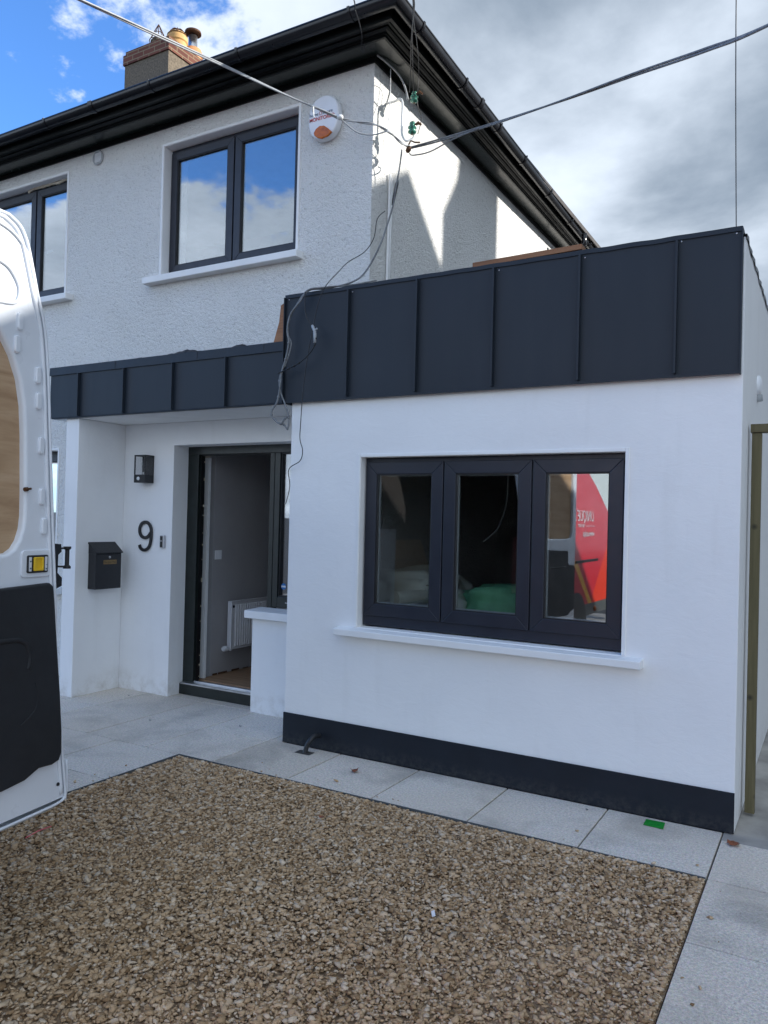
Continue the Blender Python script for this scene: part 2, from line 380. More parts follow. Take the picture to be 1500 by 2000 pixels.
# timber
def wood(name, c0, c1, c2, axis=2, rough=.65, sc=1.0, knots=False):
    m = Mt(name); st = [22*sc]*3; st[axis] = 1.1*sc
    g = m.noise(1.0, 6, .6, .8, stretch=tuple(st)); g2 = m.noise(3.0, 4, .6, .3, stretch=tuple(st))
    col = m.ramp(g, [(.3, c0), (.5, c1), (.72, c2)]); col = m.mix(m.rng(g2, .5, .75, 0, .5), col, c0)
    if knots: col = m.mix(m.rng(m.vor(5.5, 'F1'), .12, .04, 0, .9), col, tuple(c*.25 for c in c0))
    m.set(col=col, rough=rough); m.bump(g2, .3, .002); return m.m
M['ply'] = wood('plywood_panel', (.36, .22, .12), (.47, .31, .18), (.55, .38, .24), axis=1, sc=.8)
M['ply_inner'] = wood('plywood_lining', (.40, .22, .09), (.52, .31, .14), (.60, .38, .19), axis=1)
M['post_wood'] = wood('treated_timber', (.075, .062, .025), (.115, .095, .042), (.15, .125, .06), axis=2, knots=True)
M['batten'] = wood('brown_timber', (.16, .07, .03), (.27, .12, .05), (.34, .17, .08), axis=0)
M['floor_wood'] = wood('oak_flooring', (.20, .11, .055), (.34, .20, .11), (.42, .27, .16), axis=0, rough=.4)
# chimney
m = Mt('chimney_brick'); bt = m.n.new('ShaderNodeTexBrick'); mp = m.n.new('ShaderNodeMapping'); sx = m.n.new('ShaderNodeSeparateXYZ'); cx = m.n.new('ShaderNodeCombineXYZ')
m.l.new(m.co(), sx.inputs[0]); m.l.new(m.math('ADD', sx.outputs[0], sx.outputs[1]), cx.inputs[0]); m.l.new(sx.outputs[2], cx.inputs[1]); m.l.new(cx.outputs[0], bt.inputs['Vector'])
bt.inputs['Scale'].default_value = 1; bt.inputs['Brick Width'].default_value = .225; bt.inputs['Row Height'].default_value = .075; bt.inputs['Mortar Size'].default_value = .008
bt.inputs['Color1'].default_value = (.10, .032, .022, 1); bt.inputs['Color2'].default_value = (.17, .06, .038, 1); bt.inputs['Mortar'].default_value = (.24, .18, .11, 1); bt.inputs['Mortar Smooth'].default_value = .3
m.set(col=bt.outputs['Color'], rough=.9); M['brick'] = m.m
M['chim_render'] = simple('grey_brown_roughcast', (.15, .12, .085), .9, var=.5, scale=40, bump=.02, bscale=60)
# van livery
m = Mt('van_livery_paint'); sx = m.n.new('ShaderNodeSeparateXYZ'); m.l.new(m.co(), sx.inputs[0]); Y, Z = sx.outputs[1], sx.outputs[2]
def hard(v): return m.math('GREATER_THAN', v, 0.0)
wl1 = m.math('SUBTRACT', Z, m.math('ADD', m.math('MULTIPLY', Y, .667), 2.72))           # white area ahead of a slanted edge
rl = m.math('SUBTRACT', m.math('ADD', m.math('MULTIPLY', Y, -.9), .30), Z)
col = m.mix(hard(m.math('SUBTRACT', m.math('SUBTRACT', m.math('MULTIPLY', Y, -.80), .0), m.math('SUBTRACT', Z, .36))), (.60, .018, .035), (.85, .05, .015))
col = m.mix(hard(wl1), col, (.62, .70, .70))
sw = m.math('SUBTRACT', .075, m.math('ABSOLUTE', m.math('SUBTRACT', m.math('SUBTRACT', Y, m.math('MULTIPLY', m.math('SUBTRACT', Z, .65), 1.15)), -.34)))
sw = m.math('MULTIPLY', hard(sw), m.math('LESS_THAN', Z, 1.18)); col = m.mix(sw, col, (.85, .42, .04))
col = m.mix(hard(m.math('SUBTRACT', .64, Z)), col, (.10, .11, .11))
m.set(col=col, rough=.3, spec=.25, Coat_Weight=.15, Coat_Roughness=.08); M['livery'] = m.m

# ------------------------------------------------------------------ ground
g = MB()
g.add([(-900, -900, -.06), (900, -900, -.06), (900, 900, -.06), (-900, 900, -.06)], [(0, 1, 2, 3)])
tag(g.build('ground', M['asphalt']), kind='structure')
g = MB().box(-10, 14, -5.2, 3.2, -.055, -.030)
tag(g.build('driveway_base', M['concrete']), kind='structure')
g = MB().box(-0.4655, 2.6, 4.36, 13.5, -.05, -.004)
tag(g.build('alley_path', M['concrete']), kind='structure')
g = MB().box(-12, 2.9, -1.2, 5.2, -.028, -.022)
tag(g.build('paving_bed', M['joint']), kind='structure')
pv = MB(); G = .0042
def slab(x0, x1, y0, y1):
    dz = rnd.uniform(-.0007, .0007); pv.box(x0+G, x1-G, y0+G, y1-G, -.0215, dz)
xs = [-.468-.598*k for k in range(0, 15)]
for i in range(len(xs)-1):
    slab(xs[i+1], xs[i], 3.832, 4.412 if xs[i] < -3.3 else 4.456)
for k in range(1, 15):                                        # rows back to the house inside the porch
    if xs[k] < -3.3:
        slab(xs[k+1] if k+1 < len(xs) else xs[k]-.598, xs[k], 4.412, 5.01)
        slab(xs[k+1] if k+1 < len(xs) else xs[k]-.598, xs[k], 5.01, 5.24)
slab(xs[5], -3.36, 4.412, 4.99)
for c in range(6):                                            # beside the gravel on the left
    x1 = -3.742-.6*c; yy = 3.832
    while yy > -1: slab(x1-.6, x1, yy-.6, yy); yy -= .6
for c in range(4):                                            # path along the right of the gravel
    x0 = -.468+.62*c; yy = 4.352
    while yy > -1: slab(x0, x0+.62, yy-(.52 if yy > 4.3 else .62), yy); yy -= (.52 if yy > 4.3 else .62)
o = pv.build('paving', M['granite'], bevel=.0022, seg=1); tag(o, kind='structure')
# gravel bed + stones
GX0, GX1, GY0, GY1 = -3.732, -.4705, -.9, 3.822
tag(MB().box(GX0, GX1, GY0, GY1, -.021, -.012).build('gravel_bed', M['sand']), kind='structure')
e = MB()
e.box(-3.7405, -3.7345, GY0, 3.8305, -.02, .006); e.box(-3.7345, -.4715, 3.8245, 3.8305, -.02, .006)
tag(e.build('gravel_edging', M['rope']), 'thin grey metal edging strip between the gravel and the pale slabs', 'edging')
def stones():
    rs = np.random.RandomState(3)
    t = (1+5**.5)/2
    iv = np.array([(-1, t, 0), (1, t, 0), (-1, -t, 0), (1, -t, 0), (0, -1, t), (0, 1, t), (0, -1, -t), (0, 1, -t), (t, 0, -1), (t, 0, 1), (-t, 0, -1), (-t, 0, 1)], float)
    iv /= np.linalg.norm(iv[0])
    fc = np.array([(0, 11, 5), (0, 5, 1), (0, 1, 7), (0, 7, 10), (0, 10, 11), (1, 5, 9), (5, 11, 4), (11, 10, 2), (10, 7, 6), (7, 1, 8), (3, 9, 4), (3, 4, 2), (3, 2, 6), (3, 6, 8), (3, 8, 9), (4, 9, 5), (2, 4, 11), (6, 2, 10), (8, 6, 7), (9, 8, 1)])
    def batch(N, x0, x1, y0, y1):
        x = rs.uniform(x0, x1, N); y = rs.uniform(y0, y1, N)
        s = np.clip(rs.lognormal(math.log(.0069), .36, N), .0035, .0165)
        layer = rs.rand(N); z = -.012+layer*.014+.005*np.sin(x*3.1+1)*np.cos(y*2.3)
        dim = np.stack([s*rs.uniform(1.0, 1.75, N), s*rs.uniform(.7, 1.15, N), s*rs.uniform(.35, .75, N)], 1)
        V = iv[None]*(1+rs.uniform(-.42, .34, (N, 12, 1)))+rs.uniform(-.22, .22, (N, 12, 3)); V = V*dim[:, None]
        yaw = rs.uniform(0, 2*math.pi, N); tilt = rs.normal(0, .38, N); ta = rs.uniform(0, 2*math.pi, N)
        c, q = np.cos(yaw), np.sin(yaw); X = V[..., 0]*c[:, None]-V[..., 1]*q[:, None]; Y = V[..., 0]*q[:, None]+V[..., 1]*c[:, None]; Z = V[..., 2]
        ux, uy = np.cos(ta)[:, None], np.sin(ta)[:, None]; a = X*ux+Y*uy; b = -X*uy+Y*ux
        ct, st = np.cos(tilt)[:, None], np.sin(tilt)[:, None]; a2 = a*ct+Z*st; Z = -a*st+Z*ct
        X = a2*ux-b*uy; Y = a2*uy+b*ux
        mx, my = dim[:, 0], dim[:, 0]
        x = np.clip(x, GX0+mx+.001, GX1-mx-.001); y = np.clip(y, GY0+my, GY1-my-.001)
        return np.stack([X+x[:, None], Y+y[:, None], Z+z[:, None]], 2)
    V = np.concatenate([batch(105000, GX0, GX1, .55, GY1), batch(5000, GX0, GX1, GY0, .55),
                        batch(900, GX0, GX0+.09, .7, GY1), batch(2600, GX0, GX1, GY1-.06, GY1), batch(700, GX1-.05, GX1, .9, GY1)])
    W = batch(46, -3.6, -.55, 1.2, 3.7); a = W.mean(1, keepdims=True); W = (W-a)*.75; tgt = []
    for i in range(46):
        k = i % 3; tgt.append((rs.uniform(-3.6, -.5), 3.845+abs(rs.normal(0, .09))) if k == 0 else (-3.75-abs(rs.normal(0, .08)), rs.uniform(1.5, 3.8)) if k == 1 else (-.455+abs(rs.normal(0, .07)), rs.uniform(1.2, 3.8)))
    lo = W[..., 2].min(1); W = W+np.array([(x, y, 0) for x, y in tgt])[:, None]; W[..., 2] -= lo[:, None]-.0008
    V = np.concatenate([V, W])
    N = len(V); F = (fc[None]+(np.arange(N)*12)[:, None, None]).reshape(-1, 3)
    me = bpy.data.meshes.new('gravel'); me.vertices.add(N*12); me.vertices.foreach_set('co', V.reshape(-1))
    me.loops.add(len(F)*3); me.loops.foreach_set('vertex_index', F.reshape(-1)); me.polygons.add(len(F))
    me.polygons.foreach_set('loop_start', np.arange(len(F))*3); me.polygons.foreach_set('loop_total', np.full(len(F), 3))
    me.update(calc_edges=True); me.validate()
    o = bpy.data.objects.new('gravel', me); COL.objects.link(o); me.materials.append(M['gravel'])
    tag(o, 'crushed tan and brown gravel filling the bed between the slabs', 'gravel', kind='stuff')
stones()

# ------------------------------------------------------------------ house
XC, Y1, Y0 = -3.065, 5.0, 4.47            # house corner, main front wall, extension front wall
XL, YB = -15.0, 12.4
house = thing('house', 'white roughcast house with black eaves and a flat roofed grey clad extension', 'house', (-6, 5, 0))
front = lambda y: (lambda u, v, d: (u, y+d, v))
side = lambda x: (lambda u, v, d: (x-d, u, v))
UW = (-5.262, -3.764, 3.712, 4.905)       # upper window opening
LW = (-8.08, -6.575, 3.712, 4.93)
GW = (-8.08, -6.60, .85, 2.2)
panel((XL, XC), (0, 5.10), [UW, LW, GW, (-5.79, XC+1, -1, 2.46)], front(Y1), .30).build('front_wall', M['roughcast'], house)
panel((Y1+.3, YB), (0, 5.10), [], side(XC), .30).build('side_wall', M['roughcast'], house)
# plaster stop beads round openings
def bead(o, y, mat, w=.022, proud=.006, sides='LTR'):
    b = MB(); x0, x1, z0, z1 = o
    if 'L' in sides: b.box(x0-w, x0+.001, y-proud, y+.02, z0, z1+w)
    if 'R' in sides: b.box(x1-.001, x1+w, y-proud, y+.02, z0, z1+w)
    if 'T' in sides: b.box(x0+.0015, x1-.0015, y-proud+.0004, y+.02, z1-.001, z1+w)
    return b.build('plaster_bead', mat, house, bevel=.002)
bead(UW, Y1, M['white_trim']); bead(LW, Y1, M['white_trim']); bead(GW, Y1, M['white_trim'])
# rendered reveals
for o_ in (UW, LW, GW):
    x0, x1, z0, z1 = o_; r_ = MB(); t = .004
    r_.box(x0, x0+t, Y1+.001, Y1+.11, z0, z1); r_.box(x1-t, x1, Y1+.001, Y1+.11, z0, z1); r_.box(x0+t, x1-t, Y1+.001, Y1+.11, z1-t, z1)
    r_.build('window_reveal', M['white_trim'], house)
def window(x0, x1, z0, z1, y, lights, fw=.05, cw=.068, base=.0, sillo=None, name='window', label=None, handle=None):
    """outer frame with casements; lights = list of (xa, xb) casement bounds"""
    f = MB(); d = .07
    f.box(x0, x1, y, y+d, z0, z0+fw+base); f.box(x0, x1, y, y+d, z1-fw, z1)
    f.box(x0, x0+fw, y, y+d, z0+fw+base, z1-fw); f.box(x1-fw, x1, y, y+d, z0+fw+base, z1-fw)
    for (a, b) in zip(lights[:-1], lights[1:]):
        f.box((a[1]+b[0])/2-.022, (a[1]+b[0])/2+.022, y+.004, y+d, z0+fw+base, z1-fw)
    w = f.build(name, M['frame'], house, bevel=.003)
    if label: w['label'] = label
    for (xa, xb) in lights:
        c = MB(); za, zb = z0+base+.028, z1-.028; q = cw; yy = y-.014
        def ring(x0_, x1_, za_, zb_, q_, ya, yb):    # mitred ring with chamfered inner lip
            for P in (((x0_, za_), (x1_, za_), (x1_-q_, za_+q_), (x0_+q_, za_+q_)), ((x1_, za_), (x1_, zb_), (x1_-q_, zb_-q_), (x1_-q_, za_+q_)),
                      ((x1_, zb_), (x0_, zb_), (x0_+q_, zb_-q_), (x1_-q_, zb_-q_)), ((x0_, zb_), (x0_, za_), (x0_+q_, za_+q_), (x0_+q_, zb_-q_))):
                c.prism([(p[0], ya, p[1]) for p in P], (0, yb-ya, 0))
        ring(xa, xb, za, zb, q, yy, yy+.05)
        cs = c.build('casement', M['frame'], w, bevel=.0035)
        gk = MB(); gx0, gx1, gz0, gz1 = xa+q, xb-q, za+q, zb-q; t = .007
        for (a, b, c0, c1) in ((gx0, gx1, gz0, gz0+t), (gx0, gx1, gz1-t, gz1), (gx0, gx0+t, gz0+t, gz1-t), (gx1-t, gx1, gz0+t, gz1-t)):
            gk.box(a, b, yy+.006, yy+.03, c0, c1)
        gk.build('gasket', M['gasket'], w)
        MB().box(gx0+.002, gx1-.002, yy+.022, yy+.028, gz0+.002, gz1-.002).build('pane', M['glass'], w)
        sp = MB(); t = .014                                             # inner spacer and inner frame edge seen through the pane
        for (a, b, c0, c1) in ((gx0, gx1, gz0, gz0+t), (gx0, gx1, gz1-t, gz1), (gx0, gx0+t, gz0+t, gz1-t), (gx1-t, gx1, gz0+t, gz1-t)):
            sp.box(a, b, yy+.036, yy+.044, c0, c1)
        sp.build('spacer_bar', M['grey_plastic'], w)
    return w
W_up = window(UW[0]+.006, UW[1]-.006, UW[2]+.03, UW[3]-.006, Y1+.095, [(-5.25, -4.513), (-4.499, -3.78)], fw=.055, cw=.072, label='two casement grey window with sky reflected in it')
W_left = window(LW[0]+.006, LW[1]-.006, LW[2]+.03, LW[3]-.006, Y1+.095, [(-8.06, -7.17), (-7.15, -6.585)], fw=.055, cw=.072, label='upper grey window nearest the van door')
W_low = window(GW[0]+.006, GW[1]-.006, GW[2]+.03, GW[3]-.006, Y1+.095, [(-8.06, -7.17), (-7.15, -6.61)], fw=.055, cw=.072, label='ground floor grey window beside the porch')
def sill(x0, x1, zt, yf, yb, h=.07, parent=None, name='sill', slope=.018):
    s_ = MB(); s_.prism([(x0, yf, zt-h), (x0, yf, zt-slope), (x0, yb, zt), (x0, yb, zt-h)], (x1-x0, 0, 0))
    return s_.build(name, M['white_trim'], parent, bevel=.005)
sill(-5.41, -3.695, 3.735, 4.915, 5.12, .075, W_up); sill(-8.2, -6.45, 3.735, 4.915, 5.12, .075, W_left); sill(-8.2, -6.46, .87, 4.915, 5.12, .075, W_low)
# blinds / curtains and a dark room behind upper windows
MB().box(-8.4, -3.4, 7.4, 7.43, 2.8, 5.02).build('room_partition', M['interior_dark'], house)
MB().box(-14.7, -3.37, 5.31, 12.1, 2.62, 2.78).build('upper_floor', M['interior_dark'], house)
MB().box(-14.7, -3.37, 5.31, 12.1, 5.03, 5.09).build('upper_ceiling', M['interior_dark'], house)
hb = MB().box(-7.135, -7.11, 5.16, 5.2, 4.28, 4.30).box(-7.135, -7.03, 5.185, 5.2, 4.285, 4.303); hb.build('window_handle', M['white_plastic'], W_left, bevel=.003)
fm = MB(); fp = smooth_pts([(-7.30, 5.085, 4.905), (-7.22, 5.08, 4.925), (-7.05, 5.075, 4.918), (-6.9, 5.08, 4.922), (-6.8, 5.07, 4.905), (-6.72, 5.08, 4.925), (-6.585, 5.075, 4.915)], 4)
fm.tube(fp, [.010+.007*abs(math.sin(i*1.7)) for i in range(len(fp))], 6); fm.build('foam_seal', M['foam'], W_left, smooth=True)
# roof (hipped) ------------------------------------------------------------
ZE = 5.235; sl = .66; ew = .38
rx1 = XC+ew; ry0 = Y1-ew; ry1 = YB+ew; rr = (ry1-ry0)/2
ridge_y = (ry0+ry1)/2; zr = ZE+rr*sl
rf = MB()
rv = [(XL, ry0, ZE), (rx1, ry0, ZE), (rx1, ry1, ZE), (XL, ry1, ZE), (XL, ridge_y, zr), (rx1-rr, ridge_y, zr)]
rf.add(rv+[(a, b, c-.05) for a, b, c in rv], [(0, 1, 5, 4), (1, 2, 5), (2, 3, 4, 5), (7, 6, 10, 11), (8, 7, 11), (9, 8, 11, 10), (0, 6, 7, 1), (1, 7, 8, 2), (2, 8, 9, 3), (0, 4, 10, 6), (3, 9, 10, 4)])
roof = rf.build('roof', M['slate'], house)
TAPER = .62        # the side eaves narrow towards the back
def sweep(prof, name, mat, parent, closed=True, smooth=False, xl=XL, yb=YB+.3):
    s_ = MB(); n = len(prof)
    for st in range(3):
        for (w, z) in prof:
            s_.v.append(((xl, Y1-w, z), (XC+w, Y1-w, z), (XC+w*TAPER, yb, z))[st])
    for st in range(2):
        for k in range(n if closed else n-1):
            s_.f.append((st*n+k, st*n+(k+1) % n, (st+1)*n+(k+1) % n, (st+1)*n+k))
    if closed: s_.f.append(tuple(range(n))); s_.f.append(tuple(range(2*n, 3*n)))
    return s_.build(name, mat, parent, autosmooth=smooth)
sweep([(-.02, 5.101), (.205, 5.101), (.205, 5.118), (-.02, 5.118)], 'soffit', M['soffit'], house)
sweep([(.0025, 5.06), (.016, 5.06), (.016, 5.0985), (.0025, 5.0985)], 'frieze_strip', M['black_gloss'], house)
sweep([(.195, 5.080), (.212, 5.080), (.212, 5.095), (.225, 5.095), (.225, 5.107), (.245, 5.110), (.262, 5.116), (.262, 5.126), (.280, 5.128), (.292, 5.136), (.304, 5.136), (.304, 5.2), (.2075, 5.2), (.2075, 5.1), (.195, 5.1)], 'cornice_moulding', M['black_gloss'], house)
sweep([(.306, 5.112), (.330, 5.112), (.330, 5.232), (.306, 5.232)], 'fascia_board', M['black_gloss'], house)
gp = [(.392+.058*math.cos(t), 5.200-.058*math.sin(t)) for t in [math.pi*k/12 for k in range(13)]]
gin = [(.392+.053*math.cos(t), 5.200-.053*math.sin(t)) for t in [math.pi*k/12 for k in range(13)]]
gprof = [(.455, 5.208), (.455, 5.198)]+gp[0:]+gin[::-1]+[(.447, 5.208)]
gutter = sweep(gprof, 'gutter', M['black_plastic'], house, smooth=True)
def bracket(pos, ax, joint=False):
    b = MB(); w = .05 if joint else .022
    ang = [math.pi*k/10 for k in range(11)]
    pr = [(.392+.064*math.cos(t), 5.200-.064*math.sin(t)) for t in ang]; pr = [(.458, 5.213)]+pr+[(.328, 5.213)]
    inn = [(.392+.0585*math.cos(t), 5.2005-.0585*math.sin(t)) for t in ang]
    full = pr+[(.3335, 5.213)]+inn[::-1]+[(.4525, 5.213)]
    if ax == 'x': b.prism([(pos-w/2, Y1-a, c) for a, c in full], (w, 0, 0))
    else: k = 1-(1-TAPER)*(pos-4.6)/(YB+.3-4.6); b.prism([(XC+a-.392*(1-k), pos-w/2, c) for a, c in full], (0, w, 0))
    b.build('gutter_bracket', M['black_plastic'], gutter, autosmooth=True)
for x in (-14.2, -13.3, -12.4, -11.5, -10.6, -9.7, -8.75, -7.85, -6.35, -5.0, -4.05, -3.02): bracket(x, 'x')
bracket(-5.72, 'x', True)
for y in (4.95, 5.75, 6.55, 7.25, 8.1, 8.95, 9.8, 10.6): bracket(y, 'y')
bracket(6.1, 'y', True)
# gutter downpipe end far along the side
MB().tube([(XC+.39, 9.35, 5.14), (XC+.39, 9.35, 5.02), (XC+.12, 9.35, 4.85), (XC+.08, 9.35, 3.2)], .034, 10).build('downpipe', M['black_plastic'], house, smooth=True)
# chimney ------------------------------------------------------------------
ch = MB().box(-9.29, -8.39, 8.0, 9.78, 6.5, 8.285).build('chimney', M['chim_render'], house)
MB().box(-9.31, -8.37, 7.98, 9.80, 8.287, 8.435).box(-9.285, -8.395, 8.005, 9.775, 8.4352, 8.50).build('brick_band', M['brick'], ch)
MB().prism([(-9.26, 8.03, 8.501), (-8.42, 8.03, 8.501), (-8.55, 8.2, 8.56), (-9.13, 8.2, 8.56)], (0, 1.4, 0)).build('mortar_flaunching', M['concrete'], ch)
def cage(cx, cy, z, r, h, pointed=False):
    b = MB()
    for k in range(8):
        a = math.pi*k/8*2; pts = []
        for q in range(7):
            t = q/6; rr_ = r*(1-t)**(.9 if pointed else .5); pts.append((cx+rr_*math.cos(a), cy+rr_*math.sin(a), z+h*t))
        b.tube(pts, .006, 4)
    for t in (0.0, .45):
        rr_ = r*(1-t)**(.9 if pointed else .5); b.tube([(cx+rr_*math.cos(2*math.pi*k/16), cy+rr_*math.sin(2*math.pi*k/16), z+h*t) for k in range(17)], .006, 4)
    b.build('bird_guard', M['rust'], ch)
def pot(cy, r, h, mat):
    MB().lathe([(r*.95, 0), (r*.98, h*.1), (r, h*.7), (r*1.12, h*.74), (r*1.12, h*.88), (r, h*.92), (r*.96, h), (r*.8, h), (r*.8, h*.3)], (-8.84, cy, 8.5), n=20).build('chimney_pot', mat, ch, autosmooth=True)
pot(8.22, .10, .16, M['chim_render']); cage(-8.84, 8.22, 8.64, .13, .27, True)
pot(8.60, .145, .46, M['pot']); cage(-8.84, 8.60, 8.94, .15, .12)
pot(8.93, .14, .40, M['pot_red'])
MB().lathe([(.07, .36), (.07, .62), (.065, .62)], (-8.84, 8.93, 8.5), n=16).build('flue_liner', M['steel'], ch, smooth=True)
MB().lathe([(.0, .72), (.08, .715), (.125, .69), (.13, .66), (.12, .655), (.0, .66)], (-8.84, 8.93, 8.5), n=20).build('flue_cowl', M['rust'], ch, smooth=True)
pot(9.27, .13, .36, M['pot_red']); cage(-8.84, 9.27, 8.84, .14, .13)
pot(9.60, .10, .2, M['chim_render']); cage(-8.84, 9.60, 8.70, .12, .26, True)

# porch --------------------------------------------------------------------
OPX0 = -5.022
panel((-5.79, -3.362), (0, 2.405), [(OPX0, -4.092, -1, 2.205), (-4.093, -3.0, .76, 2.205)], front(Y1-.018), .30).build('porch_wall', M['render'], house)
MB().box(-5.80, -5.637, Y0, Y1-.019, 0, 2.404).build('porch_side_wall', M['render'], house, bevel=.004)
sill(-4.137, -3.364, .842, 4.925, 5.14, .072, house, 'low_sill', .01)
MB().box(-5.97, -3.42, Y0+.002, Y1-.02, 2.406, 2.43).build('porch_ceiling', M['white_trim'], house)
MB().box(-5.975, -3.42, 4.474, Y1-.004, 2.4305, 2.80).build('porch_roof', M['cladding'], house)
fp = MB(); fp.box(-5.985, -3.411, 4.437, 4.473, 2.416, 2.788); fp.box(-5.985, -5.978, 4.4735, Y1-.004, 2.412, 2.845)
fp.box(-5.965, -3.411, 4.4375, 4.46, 2.408, 2.4155)
pf = fp.build('porch_cladding', M['cladding'], house, bevel=.002)
cap = MB(); n = 60; xs_ = [-5.992+i*(2.575/n) for i in range(n+1)]
for i in range(n):
    w0, w1 = [.0010*math.sin(x*9)+.0006*math.sin(x*23) for x in xs_[i:i+2]]
    cap.add([(xs_[i], 4.427+w0, 2.788), (xs_[i+1], 4.427+w1, 2.788), (xs_[i+1], 4.430, 2.857), (xs_[i], 4.430, 2.857), (xs_[i], 4.47, 2.7885), (xs_[i+1], 4.47, 2.7885), (xs_[i+1], 4.47, 2.858), (xs_[i], 4.47, 2.858)],
            [(0, 1, 2, 3), (0, 4, 5, 1), (3, 2, 6, 7)])
cap.build('cladding_cap', M['cladding'], pf)
for x in (-5.60, -5.047, -4.50, -3.954):
    MB().box(x-.005, x+.007, 4.409, 4.4365, 2.417, 2.787).build('standing_seam', M['cladding'], pf, bevel=.0015)
for x in (-5.16, -4.25, -3.6):
    MB().box(x-.0008, x+.0008, 4.4255, 4.4275, 2.789, 2.856).build('cap_joint', M['gasket'], pf)
fl = MB(); n = 90; prev = None
ctrl = [(-5.99, .004), (-5.72, .02), (-5.6, .035), (-5.42, .02), (-5.28, .028), (-5.20, .034), (-5.1, .010), (-5.085, .045), (-4.85, .035), (-4.62, .05), (-4.50, .065), (-4.38, .045), (-4.2, .02), (-4.08, .035), (-3.95, .06), (-3.85, .03), (-3.6, .02), (-3.42, .012)]
def lerp(x, c):
    for (a, b), (c_, d) in zip(c[:-1], c[1:]):
        if a <= x <= c_: return b+(d-b)*(x-a)/(c_-a)
    return c[-1][1]
for i in range(n+1):
    x = -5.99+2.57*i/n; h_ = lerp(x, ctrl)+.003*math.sin(i*2.1)
    fl.v += [(x, 4.50, 2.845), (x, 4.58, 2.858+h_), (x, 4.60, 2.85+h_), (x, Y1-.003, 2.87)]
    if i:
        for k in range(3): a = (i-1)*4+k; fl.f.append((a, a+1, a+5, a+4))
fl.build('lead_flashing', M['matt_black'], house)

# extension ----------------------------------------------------------------
EX0, EX1 = -3.362, -.418
EW = (-2.772, -1.014, .868, 2.018)
panel((EX0, EX1), (0, 3.14), [EW], front(Y0), .20).build('extension_wall', M['render'], house, bevel=.004)
# extension side wall with an uneven capping along its top
panel((Y0+.2, 11.0), (0, 3.14), [], side(EX1), .20).build('extension_side_wall', M['render'], house)
MB().box(EX0, EX0+.2, Y0+.2, Y1-.02, 0, 3.1).build('extension_return_wall', M['render'], house)
cp = MB(); n = 70
for i in range(n+1):
    y = 4.46+6.4*i/n; q = .006*math.sin(i*1.9)+.010*noise.noise(Vector((i*.45, 0, 0)))
    x1 = -.412+.004*math.sin(i*2.7)
    cp.v += [(x1, y, 3.125+q), (x1, y, 3.150+q), (-.64, y, 3.152+q)]
    if i:
        for k in range(2): a = (i-1)*3+k; cp.f.append((a, a+1, a+4, a+3))
cp.build('wall_capping', M['cable_mid'], house)
MB().box(-3.15, -.63, 4.68, 10.9, 2.80, 2.92).build('extension_roof', M['matt_black'], house)
bead(EW, Y0, M['white_trim'], w=.02, proud=.007)
x0, x1, z0, z1 = EW; r_ = MB(); t = .003
r_.box(x0, x0+t, Y0+.001, Y0+.075, z0, z1); r_.box(x1-t, x1, Y0+.001, Y0+.075, z0, z1); r_.box(x0+t, x1-t, Y0+.001, Y0+.075, z1-t, z1); r_.build('window_reveal', M['white_trim'], house)
W_ext = window(EW[0]+.008, EW[1]-.008, EW[2]+.012, EW[3]-.006, Y0+.062, [(-2.752, -2.176), (-2.166, -1.582), (-1.572, -1.034)], fw=.045, cw=.080, base=.04, name='window', label='three casement dark grey window with white sill')
sill(-2.915, -.895, .872, 4.395, 4.55, .062, W_ext)
MB().box(EX0+.0, EX1-.0, Y0-.012, Y0-.0005, 0.001, .212).build('plinth', M['plinth'], house, bevel=.002)
# main cladding
fc_ = MB(); fc_.box(-3.411, -.436, 4.436, 4.469, 2.416, 3.172)
ec = fc_.build('extension_cladding', M['cladding'], house, bevel=.0015)
tp = MB(); n = 80
for i in range(n+1):
    x = -3.416+2.985*i/n; q = .0010*math.sin(i*.9)+.0022*noise.noise(Vector((i*.3, 2, 0)))
    tp.v += [(x, 4.428, 3.158+q), (x, 4.429, 3.184+q), (x, 4.70, 3.190+q*.5), (x, 4.70, 3.165)]
    if i:
        for k in range(3): a = (i-1)*4+k; tp.f.append((a, a+1, a+5, a+4))
tp.build('cladding_top_edge', M['cladding'], ec)
MB().box(-3.411, -.432, 4.4305, 4.4358, 2.409, 2.428).build('drip_edge', M['cladding'], ec, bevel=.001)
for x in (-2.872, -2.346, -1.818, -1.287, -.756):
    MB().box(x-.005, x+.008, 4.404, 4.4355, 2.429, 3.157).build('standing_seam', M['cladding'], ec, bevel=.0015)
MB().box(-3.418, -3.4115, 4.415, 4.62, 2.41, 3.165).build('edge_trim', M['cladding'], ec, bevel=.001)
MB().box(-.4355, -.428, 4.425, 4.50, 2.41, 3.18).build('edge_trim', M['cladding'], ec, bevel=.001)
for x, z in ((-3.385, 3.15), (-1.262, 3.14), (-.735, 3.15), (-.46, 3.15), (-2.85, 3.14), (-1.79, 3.14), (-1.29, 2.8), (-3.395, 2.9)): MB().lathe([(0, .004), (.004, .003), (.005, 0)], (x, 4.4355, z), (0, -1, 0), 8).build('screw', M['silver'], ec)
MB().prism([(-3.52, 4.44, 2.86), (-3.419, 4.44, 2.86), (-3.419, 4.44, 3.14), (-3.462, 4.44, 3.12), (-3.475, 4.44, 3.0)], (0, .012, 0)).build('plywood_backing', M['batten'], house)
o = MB(); o.obox((-2.01, 4.53, 3.215), (.70, 0, .012), (0, .09, 0), (0, 0, .032)); tag(o.build('timber_plank', M['batten'], bevel=.002), 'brown timber plank lying along the top of the grey clad parapet', 'plank')
